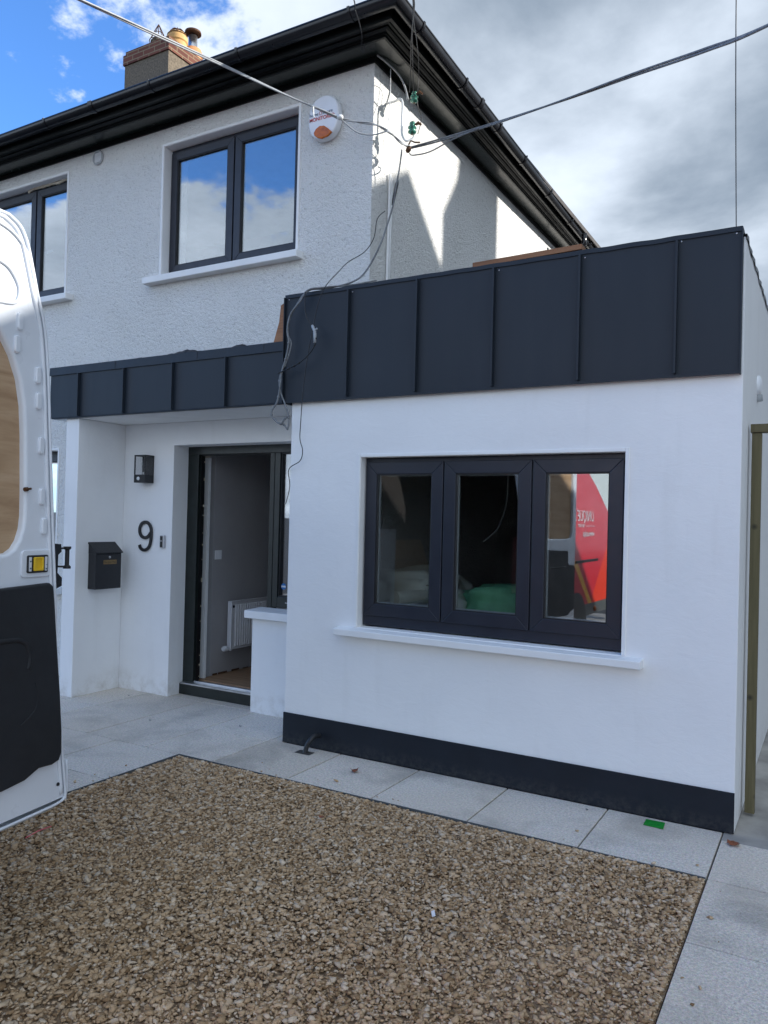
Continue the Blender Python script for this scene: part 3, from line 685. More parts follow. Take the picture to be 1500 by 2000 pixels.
# extension room
MB().box(-3.16, -.62, 9.0, 9.05, 0, 2.8).build('room_back_wall', M['interior_dark'], house)
MB().box(-3.16, -.62, 4.68, 9.0, 2.45, 2.5).build('room_ceiling', M['interior_dark'], house)
MB().box(-3.16, -.62, 4.68, 9.0, .02, .05).build('room_floor', M['concrete'], house)
MB().box(-3.159, -3.14, 4.68, 9.0, .05, 2.45).build('room_side_wall', M['interior_dark'], house)
MB().box(-.64, -.621, 4.68, 9, .05, 2.45).build('room_side_wall', M['interior_dark'], house)
def sack(name, c, sz, mat, label, seed, rot=0.):
    bm = bmesh.new(); bmesh.ops.create_icosphere(bm, subdivisions=4, radius=1)
    cr, sr = math.cos(rot), math.sin(rot)
    for v in bm.verts:
        p = v.co.copy(); q = Vector([math.copysign(abs(a)**.62, a) for a in p])
        q *= 1+.30*noise.noise(p*1.8+Vector((seed, 0, 0)))-.16*abs(noise.noise(p*3.1+Vector((seed, 3, 0))))+.05*noise.noise(p*9+Vector((seed, 3, 0)))
        q = Vector((q.x*sz[0], q.y*sz[1], q.z*sz[2])); v.co = Vector((q.x*cr-q.y*sr, q.x*sr+q.y*cr, q.z))+Vector(c)
    me = bpy.data.meshes.new(name); bm.to_mesh(me); bm.free(); o = bpy.data.objects.new(name, me); COL.objects.link(o); me.materials.append(mat)
    me.polygons.foreach_set('use_smooth', [True]*len(me.polygons)); tag(o, label, 'sack', 'sacks stored inside the extension room'); return o
MB().box(-3.1, -1.7, 4.9, 5.9, .05, .80).build('x', M['batten'])
o = bpy.data.objects['x']; o.name = 'work_bench'; o.data.name = 'work_bench'; tag(o, 'rough wooden bench carrying sacks behind the three part window', 'bench')
sk = sack('plaster_sack', (-2.76, 5.35, 1.02), (.38, .24, .21), M['sack_white'], 'pale plaster sack with dark print behind the left casement', 1)
sack('plaster_sack', (-2.62, 5.0, .90), (.30, .11, .11), M['grey_plastic'], 'crumpled grey sack low behind the left casement', 5)
sack('plastic_sack', (-2.05, 5.2, .99), (.30, .2, .16), M['sack_green'], 'green plastic sack behind the middle casement', 3, .4)
sack('plastic_sack', (-2.34, 5.02, .96), (.13, .12, .15), M['sack_white'], 'small white sack tucked against the green one', 8)
pt = text('PLASTER', .085, M['matt_black'], frameM((-2.80, 5.125, 1.06), (1, 0, .03), (0, .2, 1)), 'sack_print', sk, .001)
rp = MB().lathe([(0, 0), (.055, 0), (.058, .02), (.058, .5), (0, .5)], (-2.70, 4.86, 1.03), (.35, 1, 0), 20).build('lining_roll', M['sack_white'], smooth=False)
tag(rp, 'white roll of lining lying end on over the grey sack', 'roll')
hc = MB().tube(smooth_pts([(-2.30, 6.0, 2.45), (-2.30, 6.0, 1.9), (-2.31, 5.98, 1.72), (-2.34, 5.9, 1.55), (-2.44, 5.85, 1.44)], 5), .007, 6)
tag(hc.build('hanging_cable', M['cable_white'], smooth=True), 'white cable dangling from the extension ceiling behind the middle casement', 'cable')

# door set -----------------------------------------------------------------
df = MB(); ya, yb = 5.16, 5.235
df.box(-5.030, -4.898, ya, yb, .09, 2.135); df.box(-5.030, -3.364, ya, yb, 2.135, 2.21)
df.box(-4.092, -4.045, ya, yb, .09, 2.135); df.box(-4.041, -3.985, ya, yb, .845, 2.135); df.box(-3.985, -3.364, ya, yb, .845, .935)
door = df.build('door_frame', M['door_frame'], house, bevel=.003)
MB().box(-4.0445, -4.0415, ya+.006, yb-.004, .85, 2.13).build('frame_joint', M['gasket'], door)
df2 = MB(); df2.box(-3.985, -3.973, ya+.012, yb-.02, .935, 2.135); df2.box(-3.973, -3.364, ya+.012, yb-.02, .935, .947); df2.box(-3.973, -3.364, ya+.012, yb-.02, 2.123, 2.135)
df2.box(-4.898, -4.890, ya+.03, yb, .125, 2.128); df2.box(-4.898, -4.092, ya+.03, yb, 2.127, 2.1345)
df2.build('door_gasket', M['gasket'], door)
MB().box(-3.973, -3.364, ya+.035, ya+.042, .947, 2.123).build('side_light_pane', M['glass'], door)
MB().lathe([(0, .0015), (.026, .0015), (.026, 0)], (-3.945, ya+.034, 1.02), (0, -1, 0), 20).build('round_sticker', M['sticker_blue'], door)
MB().box(-3.968, -3.922, ya+.0312, ya+.0322, 1.013, 1.027).build('sticker_band', M['label_white'], door)
MB().box(-3.90, -3.872, ya-.001, ya+.001, .885, .893).build('maker_plate', M['silver'], door)
MB().box(-5.045, -4.09, 5.12, 5.26, .001, .095).build('door_sill', M['door_frame'], door, bevel=.004)
MB().box(-5.0, -4.095, 5.105, 5.30, .096, .108).box(-4.9, -4.095, 5.17, 5.19, .108, .122).build('threshold_strip', M['alu'], door, bevel=.001)
# ragged foam and chips along the unfinished left jamb
fo = MB(); z = .15
while z < 2.1:
    h_ = rnd.uniform(.01, .06); fo.box(-4.8895, -4.886+rnd.uniform(0, .003), 5.222, 5.232, z, z+h_*.6); z += h_+rnd.uniform(.06, .22)
fo.build('jamb_packers', M['foam'], door)['kind'] = 'stuff'
MB().box(-4.96, -4.908, 5.30, 5.335, .12, 2.12).build('jamb_lining', M['white_trim'], door)
# hallway
MB().box(-5.0, -4.935, 5.42, 9.6, .10, 2.6).build('hall_left_wall', M['interior'], house)
MB().box(-3.40, -3.365, 5.3, 9.6, .10, 2.6).build('hall_right_wall', M['interior'], house)
MB().box(-5.0, -3.365, 9.6, 9.7, .10, 2.6).build('hall_end_wall', M['interior'], house)
MB().box(-4.99, -3.41, 5.301, 9.6, 2.42, 2.5).build('hall_ceiling', M['ceiling'], house)
MB().box(-4.934, -3.41, 5.26, 9.6, .06, .118).build('hall_floor', M['floor_wood'], house)
sk_ = MB(); y = 5.45
while y < 7.5:
    h_ = rnd.uniform(.004, .018); l_ = rnd.uniform(.03, .12); sk_.box(-4.9348, -4.928, y, y+l_, .119, .119+h_); y += l_+rnd.uniform(0, .08)
sk_.build('rough_plaster_edge', M['rust'], house)['kind'] = 'stuff'

# radiator -----------------------------------------------------------------
rad = thing('radiator', 'white ribbed radiator on the hallway wall inside the open door', 'radiator', (-4.88, 5.9, .34))
MB().box(-4.895, -4.872, 5.61, 6.75, .34, .79).build('back_panel', M['radiator'], rad, bevel=.004)
fr = MB(); y = 5.66
while y < 6.70: fr.prism([(-4.862, y, .37), (-4.851, y+.007, .37), (-4.851, y+.02, .37), (-4.862, y+.027, .37)], (0, 0, .39)); y += .0333
fr.box(-4.8715, -4.862, 5.612, 6.748, .342, .788); fr.build('front_panel', M['radiator'], rad, bevel=.001)
MB().box(-4.897, -4.848, 5.595, 5.6095, .335, .795).build('side_panel', M['radiator'], rad, bevel=.003)
MB().box(-4.896, -4.850, 5.611, 6.75, .7905, .797).build('top_grille', M['radiator'], rad)
MB().lathe([(0, .012), (.012, .010), (.014, 0)], (-4.862, 5.635, .745), (1, 0, 0), 12).build('plug', M['matt_black'], rad)
MB().lathe([(.0, 0), (.022, .0), (.026, .01), (.026, .05), (.02, .062), (0, .064)], (-4.87, 5.575, .36), (0, -1, 0), 16).tube([(-4.87, 5.59, .36), (-4.87, 5.54, .36)], .012, 8).build('valve', M['white_plastic'], rad, autosmooth=True)
ls = thing('light_switch', 'white light switch plate on the hallway wall above the radiator', 'switch', (-4.93, 5.27+.3, 1.24))
MB().box(-4.9345, -4.925, 5.44, 5.525, 1.19, 1.275).build('plate', M['white_plastic'], ls, bevel=.002)
MB().box(-4.925, -4.920, 5.472, 5.493, 1.22, 1.245).build('rocker', M['white_plastic'], ls, bevel=.001)

# porch fittings -----------------------------------------------------------
YW = Y1-.018
lamp = thing('wall_lamp', 'black box wall lantern with clear panes above the house number', 'lamp', (-5.34, YW, 1.99))
lx0, lx1, lz0, lz1, ly = -5.40, -5.262, 1.872, 2.118, YW-.105
b = MB(); b.box(lx0, lx1, YW-.012, YW-.0005, lz0, lz1); b.build('back_plate', M['matt_black'], lamp, bevel=.002)
b = MB(); b.box(lx0, lx1, ly, YW-.0125, lz0, lz0+.072); b.build('base_box', M['matt_black'], lamp, bevel=.002)
b = MB(); b.box(lx0, lx1, ly, YW-.0125, lz1-.012, lz1); b.box(lx0, lx0+.010, ly, ly+.010, lz0+.0725, lz1-.0125); b.box(lx1-.010, lx1, ly, ly+.010, lz0+.0725, lz1-.0125)
b.build('lantern_frame', M['matt_black'], lamp, bevel=.001)
b = MB(); b.box(lx0+.011, lx1-.011, ly+.003, ly+.005, lz0+.0725, lz1-.0125); b.box(lx0+.003, lx0+.005, ly+.011, YW-.0125, lz0+.0725, lz1-.0125); b.box(lx1-.005, lx1-.003, ly+.011, YW-.0125, lz0+.0725, lz1-.0125)
b.build('lantern_pane', M['clear'], lamp)
cx_, cy_ = (lx0+lx1)/2, (ly+YW)/2
MB().lathe([(.010, 0), (.012, .02), (.013, .03), (.022, .07), (.026, .095), (.020, .115), (0, .122)], (cx_, cy_, lz0+.073), n=16).build('bulb', M['clear'], lamp, smooth=True)
MB().lathe([(.013, 0), (.013, .022), (0, .024)], (cx_, cy_, lz0+.0728), n=12).build('lamp_holder', M['silver'], lamp)
MB().lathe([(.017, 0), (.015, .006), (.008, .011), (0, .012)], (cx_-.012, ly-.0005, lz0+.036), (0, -1, 0), 16).build('motion_sensor', M['white_plastic'], lamp, smooth=True)
# number 9
cu = bpy.data.curves.new('n9', 'CURVE'); cu.dimensions = '3D'; cu.bevel_depth = 0
def stroke(pts, w, d, o, name, mat, label, cat):
    P = smooth_pts([(p[0]*1.3, p[1], p[2]) for p in pts], 8); s_ = MB(); n = len(P)
    for i, p in enumerate(P):
        t = (P[min(i+1, n-1)]-P[max(i-1, 0)]).normalized(); nn = Vector((-t.z, 0, t.x))
        a = p+nn*w/2; b_ = p-nn*w/2
        s_.v += [tuple(a+Vector((0, -d, 0))), tuple(b_+Vector((0, -d, 0))), tuple(b_), tuple(a)]
        if i:
            q = (i-1)*4
            for k in range(4): s_.f.append((q+k, q+(k+1) % 4, q+4+(k+1) % 4, q+4+k))
    s_.f.append((0, 1, 2, 3)); s_.f.append(((n-1)*4, (n-1)*4+1, (n-1)*4+2, (n-1)*4+3))
    ob = s_.build(name, mat, bevel=.0015); ob.location = o; tag(ob, label, cat); return ob
nine = [(-.055, 0, -.083), (-.046, 0, -.108), (-.02, 0, -.126), (.012, 0, -.122), (.038, 0, -.095), (.052, 0, -.045), (.056, 0, .02), (.050, 0, .075), (.028, 0, .112), (-.002, 0, .124), (-.034, 0, .112), (-.054, 0, .078), (-.056, 0, .035), (-.038, 0, -.002), (-.006, 0, -.016), (.026, 0, -.004), (.050, 0, .030)]
stroke(nine, .028, .012, (-5.335, YW-.006, 1.398), 'house_number', M['matt_black'], 'black metal house number 9 on the white porch wall', 'house number')
db = thing('doorbell', 'small silver and black video doorbell beside the door opening', 'doorbell', (-5.115, YW, 1.35))
MB().box(-5.146, -5.094, YW-.022, YW-.0005, 1.297, 1.410).build('casing', M['silver'], db, bevel=.004)
MB().box(-5.141, -5.110, YW-.0245, YW-.0222, 1.305, 1.402).build('face_plate', M['matt_black'], db, bevel=.001)
MB().lathe([(0, .002), (.006, .002), (.007, 0)], (-5.1255, YW-.0247, 1.36), (0, -1, 0), 12).build('lens', M['silver'], db)
# mailbox: on the porch side wall, facing +x
mbx = thing('mailbox', 'black metal mailbox with brass plate on the porch side wall', 'mailbox', (-5.637, 4.75, 1.1))
mx = -5.6365; ma, mb_, mz0, mz1 = 4.605, 4.885, .925, 1.275
MB().box(mx, mx+.098, ma, mb_, mz0, 1.235).build('body', M['matt_black'], mbx, bevel=.003)
MB().prism([(mx, ma-.008, 1.337), (mx, ma-.008, 1.322), (mx+.108, ma-.008, 1.238), (mx+.112, ma-.008, 1.247)], (0, mb_-ma+.016, 0)).build('lid', M['matt_black'], mbx, bevel=.002)
MB().prism([(mx, ma, 1.2355), (mx+.098, ma, 1.2355), (mx, ma, 1.321)], (0, mb_-ma, 0)).build('lid_cheek', M['matt_black'], mbx)
MB().box(mx+.0985, mx+.1005, ma+.008, mb_-.008, mz0+.008, 1.228).build('front_door', M['matt_black'], mbx, bevel=.001)
MB().lathe([(0, .007), (.009, .006), (.011, 0)], (mx+.1007, 4.752, 1.205), (1, 0, 0), 16).build('lock', M['silver'], mbx, smooth=True)
bp_ = MB().box(mx+.1007, mx+.1022, 4.685, 4.828, 1.143, 1.180).build('name_plate', M['brass'], mbx)
text('No Junk Mail', .024, M['matt_black'], frameM((mx+.1025, 4.693, 1.154), (0, 1, 0), (0, 0, 1)), 'plate_lettering', bp_, .0002)
# alarm box and vents ------------------------------------------------------
al = thing('alarm_box', 'oval white alarm box with orange lens and red lettering on the upper wall', 'alarm', (-3.5, Y1, 4.7))
def ell(rx, rz, n=40, sup=2.25): 
    out = []
    for k in range(n):
        t = 2*math.pi*k/n; c, s_ = math.cos(t), math.sin(t)
        out.append((rx*math.copysign(abs(c)**(2/sup), c), rz*math.copysign(abs(s_)**(2/sup), s_)))
    return out
AC = Vector((-3.480, Y1-.02, 4.715)); AM = frameM(AC, (1, 0, 0), (0, 0, 1))
shape([ell(.142, .170)], .020, .014, 'case', M['white_plastic'], AM @ Matrix.Translation((0, 0, .018)), al)
shape([[(-.075+.0, -.115), (-.055, -.088), (-.02, -.072), (.02, -.078), (.06, -.108), (.095, -.142), (.055, -.166), (.0, -.174), (-.04, -.160), (-.068, -.138)]], .004, .006, 'lens', M['orange'], AM @ Matrix.Translation((0, 0, .060)), al)
text('home', .036, M['blue_print'], frameM(AC+Vector((-.128, -.0545, .022)), (1, 0, .0), (0, 0, 1)), 'lettering', al, .0006)
text('Secure', .036, M['blue_print'], frameM(AC+Vector((-.008, -.0545, .022)), (1, 0, .0), (0, 0, 1)), 'lettering', al, .0006)
text('MONITORED', .040, M['red_print'], frameM(AC+Vector((-.128, -.0545, -.018)), (1, 0, .0), (0, 0, 1)), 'lettering', al, .0006, .0006)
MB().tube([tuple(AC+Vector((-.024+.013*math.cos(R(a)), -.0545, .034+.015*math.sin(R(a))))) for a in range(0, 361, 60)], .0018, 4).build('emblem', M['red_print'], al)
va = thing('wall_vent', 'round grey vent cover under the eaves between the upper windows', 'vent', (-6.12, Y1, 5.03))
MB().lathe([(.064, -.002), (.072, .012), (.066, .020), (.056, .018), (.054, .008), (0, .008)], (-6.13, Y1, 4.985), (0, -1, 0), 28).build('ring', M['grey_plastic'], va, autosmooth=True)
b = MB()
for k in range(-2, 3): b.box(-6.13+k*.018-.004, -6.13+k*.018+.004, Y1-.016, Y1-.0085, 4.985-.044, 4.985+.044)
b.build('louvre', M['white_plastic'], va)
vb = thing('extractor_vent', 'white extractor vent cowl on the extension side wall', 'vent', (EX1, 5.34, 2.46))
MB().lathe([(.062, 0), (.062, .010), (.052, .020), (.03, .026), (0, .027)], (EX1, 5.34, 2.49), (1, 0, 0), 24).build('cowl', M['white_plastic'], vb, smooth=True)
MB().lathe([(.022, 0), (.022, .04), (0, .04)], (EX1+.008, 5.34, 2.432), (.1, 0, -1), 14).build('outlet', M['grey_plastic'], vb, smooth=True)
# gate frame ---------------------------------------------------------------
gt = thing('gate_frame', 'treated timber gate post and head rail beside the extension wall', 'gate frame', (-.37, 4.83, 0))
MB().box(-.398, -.348, 4.80, 4.845, .012, 2.135).build('post', M['post_wood'], gt, bevel=.002)
MB().box(-.405, .75, 4.79, 4.86, 2.138, 2.185).build('head_rail', M['post_wood'], gt, bevel=.003)
MB().box(.70, .75, 4.80, 4.845, .012, 2.137).build('post', M['post_wood'], gt, bevel=.002)

# ------------------------------------------------------------------ cables
K = {
'service': [(-3.826, 2.9, 4.555), (-3.808, 3.5, 4.666), (-3.699, 4.0, 4.703), (-3.467, 4.45, 4.648), (-3.291, 4.62, 4.581), (-3.197, 4.75, 4.551)],
's1': [(-3.197, 4.75, 4.551), (-3.097, 4.82, 4.537), (-2.977, 4.9, 4.522), (-2.9, 4.998, 4.48), (-2.86, 5.086, 4.44), (-2.85, 5.19, 4.455)],
's2': [(-3.197, 4.75, 4.551), (-3.095, 4.82, 4.46), (-2.997, 4.9, 4.454), (-2.9, 4.937, 4.471), (-2.88, 5.042, 4.464), (-2.85, 5.19, 4.447)],
'right': [(-2.85, 5.19, 4.447), (-2.637, 5.2, 4.455), (-2.079, 4.95, 4.339), (-1.465, 4.6, 4.184), (-0.974, 4.25, 4.029), (-0.538, 3.8, 3.802), (-0.233, 3.4, 3.608), (.6, 2.2, 3.1)],
'rloop': [(-2.85, 5.193, 4.405), (-2.84, 5.241, 4.411), (-2.704, 5.25, 4.413), (-2.44, 5.1, 4.383), (-2.196, 5.0, 4.36)],
'v1': [(-1.70, 3.0, 4.13), (-1.981, 3.6, 4.381), (-2.139, 3.9, 4.507), (-2.479, 4.5, 4.786), (-2.726, 4.95, 4.916), (-2.85, 5.169, 4.866)],
'v2': [(-1.70, 3.02, 4.14), (-1.985, 3.62, 4.394), (-2.112, 3.86, 4.504), (-2.363, 4.3, 4.708), (-2.683, 4.9, 4.915), (-2.83, 5.198, 4.868)],
'v3': [(-1.71, 3.04, 4.15), (-2.003, 3.64, 4.412), (-2.245, 4.1, 4.623), (-2.54, 4.7, 4.877), (-2.8, 5.216, 5.035), (-2.8, 5.203, 4.792), (-2.8, 5.276, 4.708), (-2.83, 5.28, 4.589)],
'd': [(-2.05, 2.9, 4.20), (-2.624, 4.0, 4.827), (-2.732, 4.2, 4.894), (-2.827, 4.4, 4.953), (-2.995, 4.7, 5.081), (-3.048, 4.78, 5.058), (-3.042, 4.8, 5.029), (-3.018, 4.78, 5.076)],
'e': [(-3.03, 4.977, 5.098), (-3.0, 5.066, 5.081), (-2.98, 5.216, 5.063), (-2.96, 5.283, 4.999), (-2.9, 5.238, 4.853)],
'f': [(-3.0, 5.13, 5.064), (-2.98, 5.099, 4.826), (-2.9, 4.937, 4.471)],
'pipe': [(-3.06, 5.188, 4.84), (-2.99, 5.188, 4.84), (-2.93, 5.154, 4.828), (-2.9, 5.15, 4.791), (-2.9, 5.149, 4.653), (-2.9, 5.154, 4.549), (-2.87, 5.167, 4.497), (-2.83, 5.199, 4.521), (-2.82, 5.212, 4.556)],
'conduit': [(-3.045, 5.238, 4.302), (-3.045, 5.233, 3.898), (-3.045, 5.224, 3.1)],
'h': [(-2.87, 5.107, 4.404), (-2.9, 5.128, 4.271), (-2.92, 5.115, 4.121), (-2.94, 5.117, 4.0), (-2.95, 5.049, 3.822), (-2.93, 4.917, 3.621), (-2.999, 4.85, 3.429), (-2.952, 4.6, 3.27), (-3.073, 4.46, 3.2), (-3.186, 4.4, 3.185), (-3.246, 4.37, 3.101), (-3.323, 4.37, 3.02), (-3.346, 4.37, 2.914), (-3.33, 4.37, 2.83), (-3.353, 4.37, 2.716), (-3.386, 4.37, 2.621), (-3.4, 4.37, 2.502), (-3.42, 4.37, 2.413), (-3.464, 4.37, 2.349), (-3.453, 4.37, 2.301), (-3.383, 4.37, 2.255), (-3.348, 4.37, 2.29), (-3.312, 4.38, 2.311)],
'h2': [(-2.943, 4.9, 3.36), (-2.951, 4.6, 3.248), (-3.095, 4.43, 3.20), (-3.196, 4.39, 3.18), (-3.283, 4.38, 3.079), (-3.342, 4.38, 2.978), (-3.344, 4.38, 2.88), (-3.315, 4.38, 2.816), (-3.351, 4.38, 2.7), (-3.407, 4.38, 2.595), (-3.403, 4.38, 2.497), (-3.355, 4.38, 2.392), (-3.32, 4.38, 2.3), (-3.327, 4.38, 2.218), (-3.359, 4.38, 2.248), (-3.405, 4.38, 2.264)],
'h3': [(-3.206, 4.38, 3.17), (-3.193, 4.36, 3.057), (-3.169, 4.36, 2.976), (-3.124, 4.36, 2.922), (-3.097, 4.36, 2.876), (-3.098, 4.36, 2.792), (-3.148, 4.36, 2.726), (-3.225, 4.36, 2.675), (-3.312, 4.36, 2.642), (-3.41, 4.36, 2.614)],
'i': [(-2.97, 5.047, 3.933), (-2.97, 4.937, 3.833), (-2.97, 4.893, 3.677), (-3.052, 4.9, 3.589), (-3.13, 4.8, 3.493), (-3.084, 4.6, 3.353), (-3.044, 4.4, 3.20), (-3.084, 4.37, 3.082), (-3.119, 4.36, 2.907), (-3.16, 4.36, 2.698), (-3.195, 4.37, 2.489), (-3.217, 4.38, 2.242), (-3.233, 4.4, 2.145), (-3.223, 4.42, 2.068), (-3.257, 4.44, 1.998), (-3.365, 4.455, 1.938), (-3.612, 4.8, 1.835), (-3.768, 4.96, 1.701)],
'j': [(-.52, 4.9, 5.9), (-0.603, 5.5, 5.082), (-0.678, 6.5, 3.875), (-.72, 7.2, 2.95)],
}
def cable(name, key, r, mat, label, extra=None, twist=0, cat='cable'):
    P = smooth_pts(K[key], 8); b = MB()
    if twist:
        for s_ in (0, math.pi):
            Q = []
            for i, p in enumerate(P):
                t = (P[min(i+1, len(P)-1)]-P[max(i-1, 0)]).normalized(); a = t.cross(Vector((0, 0, 1))).normalized(); c_ = a.cross(t)
                th = i*twist+s_; Q.append(p+(a*math.cos(th)+c_*math.sin(th))*r*1.02)
            b.tube(Q, r, 8)
    else: b.tube(P, r, 8)
    if extra: extra(b, P)
    return tag(b.build(name, mat, smooth=True), label, cat)
def joints(idx, r, l=1):
    def f(b, P):
        for i in idx: i = min(i, len(P)-1-l); b.tube([P[i+k] for k in range(0, l+1)], r, 8)
    return f
c1 = cable('overhead_cable', 'service', .0058, M['cable_grey'], 'twin grey overhead cable sloping down past the upper window', twist=.10)
MB().lathe([(0, 0), (.016, .004), (.02, .02), (.017, .045), (0, .05)], (-3.215, 4.727, 4.558), (.9, .4, -.1), 12).build('clamp', M['cable_white'], c1, smooth=True)
MB().tube([(-3.327, 4.575, 4.59), (-3.332, 4.59, 4.555), (-3.325, 4.59, 4.53), (-3.32, 4.59, 4.515)], [.012, .009, .004, .005], 6).build('tie', M['cable_white'], c1)
cable('branch_cable', 's1', .0052, M['cable_grey'], 'grey cable branching straight from the clamp to the lower insulator', twist=.35)
cable('branch_cable', 's2', .0052, M['cable_grey'], 'grey cable sagging below its twin at the house corner')
cable('overhead_cable', 'right', .0062, M['cable_mid'], 'dark twin overhead cable running from the house corner to the upper right', twist=.12)
cable('branch_cable', 'rloop', .0052, M['cable_mid'], 'short grey cable looping under the dark overhead cable')
cable('drop_wire', 'v1', .0035, M['cable_black'], 'leftmost of the thin black wires rising over the side gutter')
cable('drop_wire', 'v2', .0035, M['cable_black'], 'middle of the thin black wires rising over the side gutter')
cable('drop_wire', 'v3', .0030, M['cable_black'], 'thin black wire bowing to the right of both green insulators')
cable('drop_wire', 'd', .0040, M['cable_black'], 'black wire crossing the front gutter and hooked under the eaves corner')
cable('side_cable', 'e', .0075, M['cable_grey'], 'grey cable curving down from the soffit to the upper insulator')
cable('side_cable', 'f', .0030, M['cable_white'], 'thin white cable hanging from the soffit at the house corner')
cable('cable_bracket', 'pipe', .0085, M['cable_white'], 'white bent pipe bracket holding the glass insulators', cat='bracket')
co_ = cable('cable_conduit', 'conduit', .011, M['white_trim'], 'white painted conduit running down the roughcast side wall', cat='conduit')
for dy in (.03,): MB().tube([(-3.045, 5.238+dy, 4.29), (-3.045, 5.224+dy, 3.1)], .009, 8).build('conduit_twin', M['white_trim'], co_, smooth=True)
cable('hanging_cable', 'h', .0065, M['cable_mid'], 'thick grey cable drooping from the insulators over the parapet and porch corner', joints((104, 112, 120, 132, 148, 160, 168), .0095))
cable('hanging_cable', 'h2', .0058, M['cable_mid'], 'second grey cable looping down in front of the cladding edge', joints((66, 74, 96, 104, 112), .009))
cable('hanging_cable', 'h3', .0045, M['cable_black'], 'taped black cable curving back across the first cladding panel', joints((28, 32, 36, 40, 56, 60, 64), .0085))
cable('hanging_cable', 'i', .0032, M['cable_black'], 'thin black wire hanging down past the porch corner')
tp_ = MB().tube([(-3.124, 4.36, 2.922), (-3.10, 4.358, 2.88), (-3.097, 4.358, 2.84), (-3.098, 4.358, 2.80)], [.010, .012, .011, .010], 8).tube([(-3.10, 4.356, 2.885), (-3.075, 4.35, 2.895)], .006, 6)
tag(tp_.build('cable_joint', M['cable_grey'], smooth=True), 'pale taped joint on the looping black cable', 'cable joint')
cable('overhead_wire', 'j', .0038, M['cable_mid'], 'thin upright wire rising behind the right end of the parapet')
def insulator(loc, label, ax=(0, 0, 1), s=1.0):
    t = thing('glass_insulator', label, 'insulator', loc, 'green glass insulators')
    pr = [(.010, .05), (.022, .045), (.026, .030), (.020, .022), (.020, .015), (.034, .008), (.036, -.004), (.024, -.012), (.022, -.020), (.034, -.028), (.035, -.040), (.018, -.05), (0, -.05)]
    MB().lathe([(a*s, b_*s) for a, b_ in pr], loc, ax, 20).build('glass_body', M['ins'], t, smooth=True)
    MB().tube([Vector(loc)-Vector(ax)*.06*s, Vector(loc)+Vector(ax)*.055*s], .006, 8).build('pin', M['rust'], t)
    MB().tube([Vector(loc)+Vector((.03*s, -.01, .01)), Vector(loc)+Vector((.065*s, -.015, .018)), Vector(loc)+Vector((.09*s, -.01, .0))], [.008, .013, .007], 6).build('terminal', M['rust'], t)
insulator((-2.845, 5.236, 4.86), 'upper green glass insulator on the side wall bracket', s=.85)
insulator((-2.825, 5.179, 4.591), 'lower green glass insulator on the side wall bracket', s=.92)
t = MB().lathe([(0, -.03), (.016, -.02), (.02, 0), (.014, .02), (0, .028)], (-2.845, 5.165, 4.425), (.6, 0, 1), 10).tube([(-2.845, 5.165, 4.46), (-2.83, 5.17, 4.49), (-2.80, 5.18, 4.475), (-2.76, 5.19, 4.47)], .006, 6)
tag(t.build('cable_clamp', M['rust'], smooth=True), 'rusty clamp where the overhead cables meet below the insulators', 'clamp')
t = MB().tube([(-2.925, 5.15, 4.20), (-2.93, 5.148, 4.17), (-2.943, 5.125, 4.04), (-2.95, 5.12, 4.0)], [.007, .014, .012, .006], 8)
tag(t.build('cable_sleeve', M['cable_black'], smooth=True), 'black sleeve on the cable hanging against the side wall', 'cable sleeve')

# ------------------------------------------------------------------ small ground things
def leaf(loc, s, rz, label, mat=None, curl=.5):
    b = MB(); pts = []
    n = 9
    for i in range(n):
        t = i/(n-1); w = math.sin(math.pi*t)**.8*.42*(1+.25*math.sin(i*2.4)); zz = curl*s*(.35*(2*t-1)**2+.06*math.sin(i*1.7))
        for sgn, zz2 in ((-1, .22*w), (0, 0), (1, .22*w)): pts.append(((t-.5)*s, sgn*w*s, zz+zz2*s+.004))
    b.v = [(loc[0]+p[0]*math.cos(rz)-p[1]*math.sin(rz), loc[1]+p[0]*math.sin(rz)+p[1]*math.cos(rz), loc[2]+p[2]) for p in pts]
    for i in range(n-1):
        for k in (0, 1): b.f.append((i*3+k, i*3+k+1, i*3+3+k+1, i*3+3+k))
    o = b.build('fallen_leaf', mat or M['leaf'], smooth=True); so = o.modifiers.new('s', 'SOLIDIFY'); so.thickness = .0008
    tag(o, label, 'leaf', 'fallen leaves')
leaf((-2.586, 4.186, 0), .055, .8, 'curled red brown leaf on the slab beneath the window', curl=1.2)
leaf((-.405, 4.306, 0), .07, 2.6, 'flat brown leaf on the slab by the extension corner')
leaf((-2.312, 3.424, .012), .035, .3, 'red brown leaf lying on the gravel', curl=.8)
for lc, s_, lb in (((-4.53, 4.32, 0), .022, 'tiny leaf scrap on the slabs in line with the house number'), ((-3.854, 4.585, 0), .026, 'tiny leaf scrap on the slab before the low wall'), ((-5.30, 4.80, 0), .024, 'tiny leaf scrap by the foot of the porch wall'), ((-1.16, 4.364, 0), .02, 'tiny pale scrap beside the plinth near the green tape')):
    leaf(lc, s_, rnd.uniform(0, 3), lb, M['cable_mid'], .8)
tg = MB().add([(-.848, 4.322, .0022), (-.744, 4.316, .0022), (-.752, 4.416, .0022), (-.850, 4.413, .0022), (-.848, 4.322, .0032), (-.744, 4.316, .0032), (-.752, 4.416, .0032), (-.850, 4.413, .0032)],
    [(0, 3, 2, 1), (4, 5, 6, 7), (0, 1, 5, 4), (1, 2, 6, 5), (2, 3, 7, 6), (3, 0, 4, 7)])
tag(tg.build('green_tape', M['tape']), 'bright green square of tape stuck on the slab by the plinth', 'tape')
pg = thing('cable_stub', 'black pipe stub curling out of the slab in front of the plinth', 'pipe stub', (-3.06, 4.37, 0))
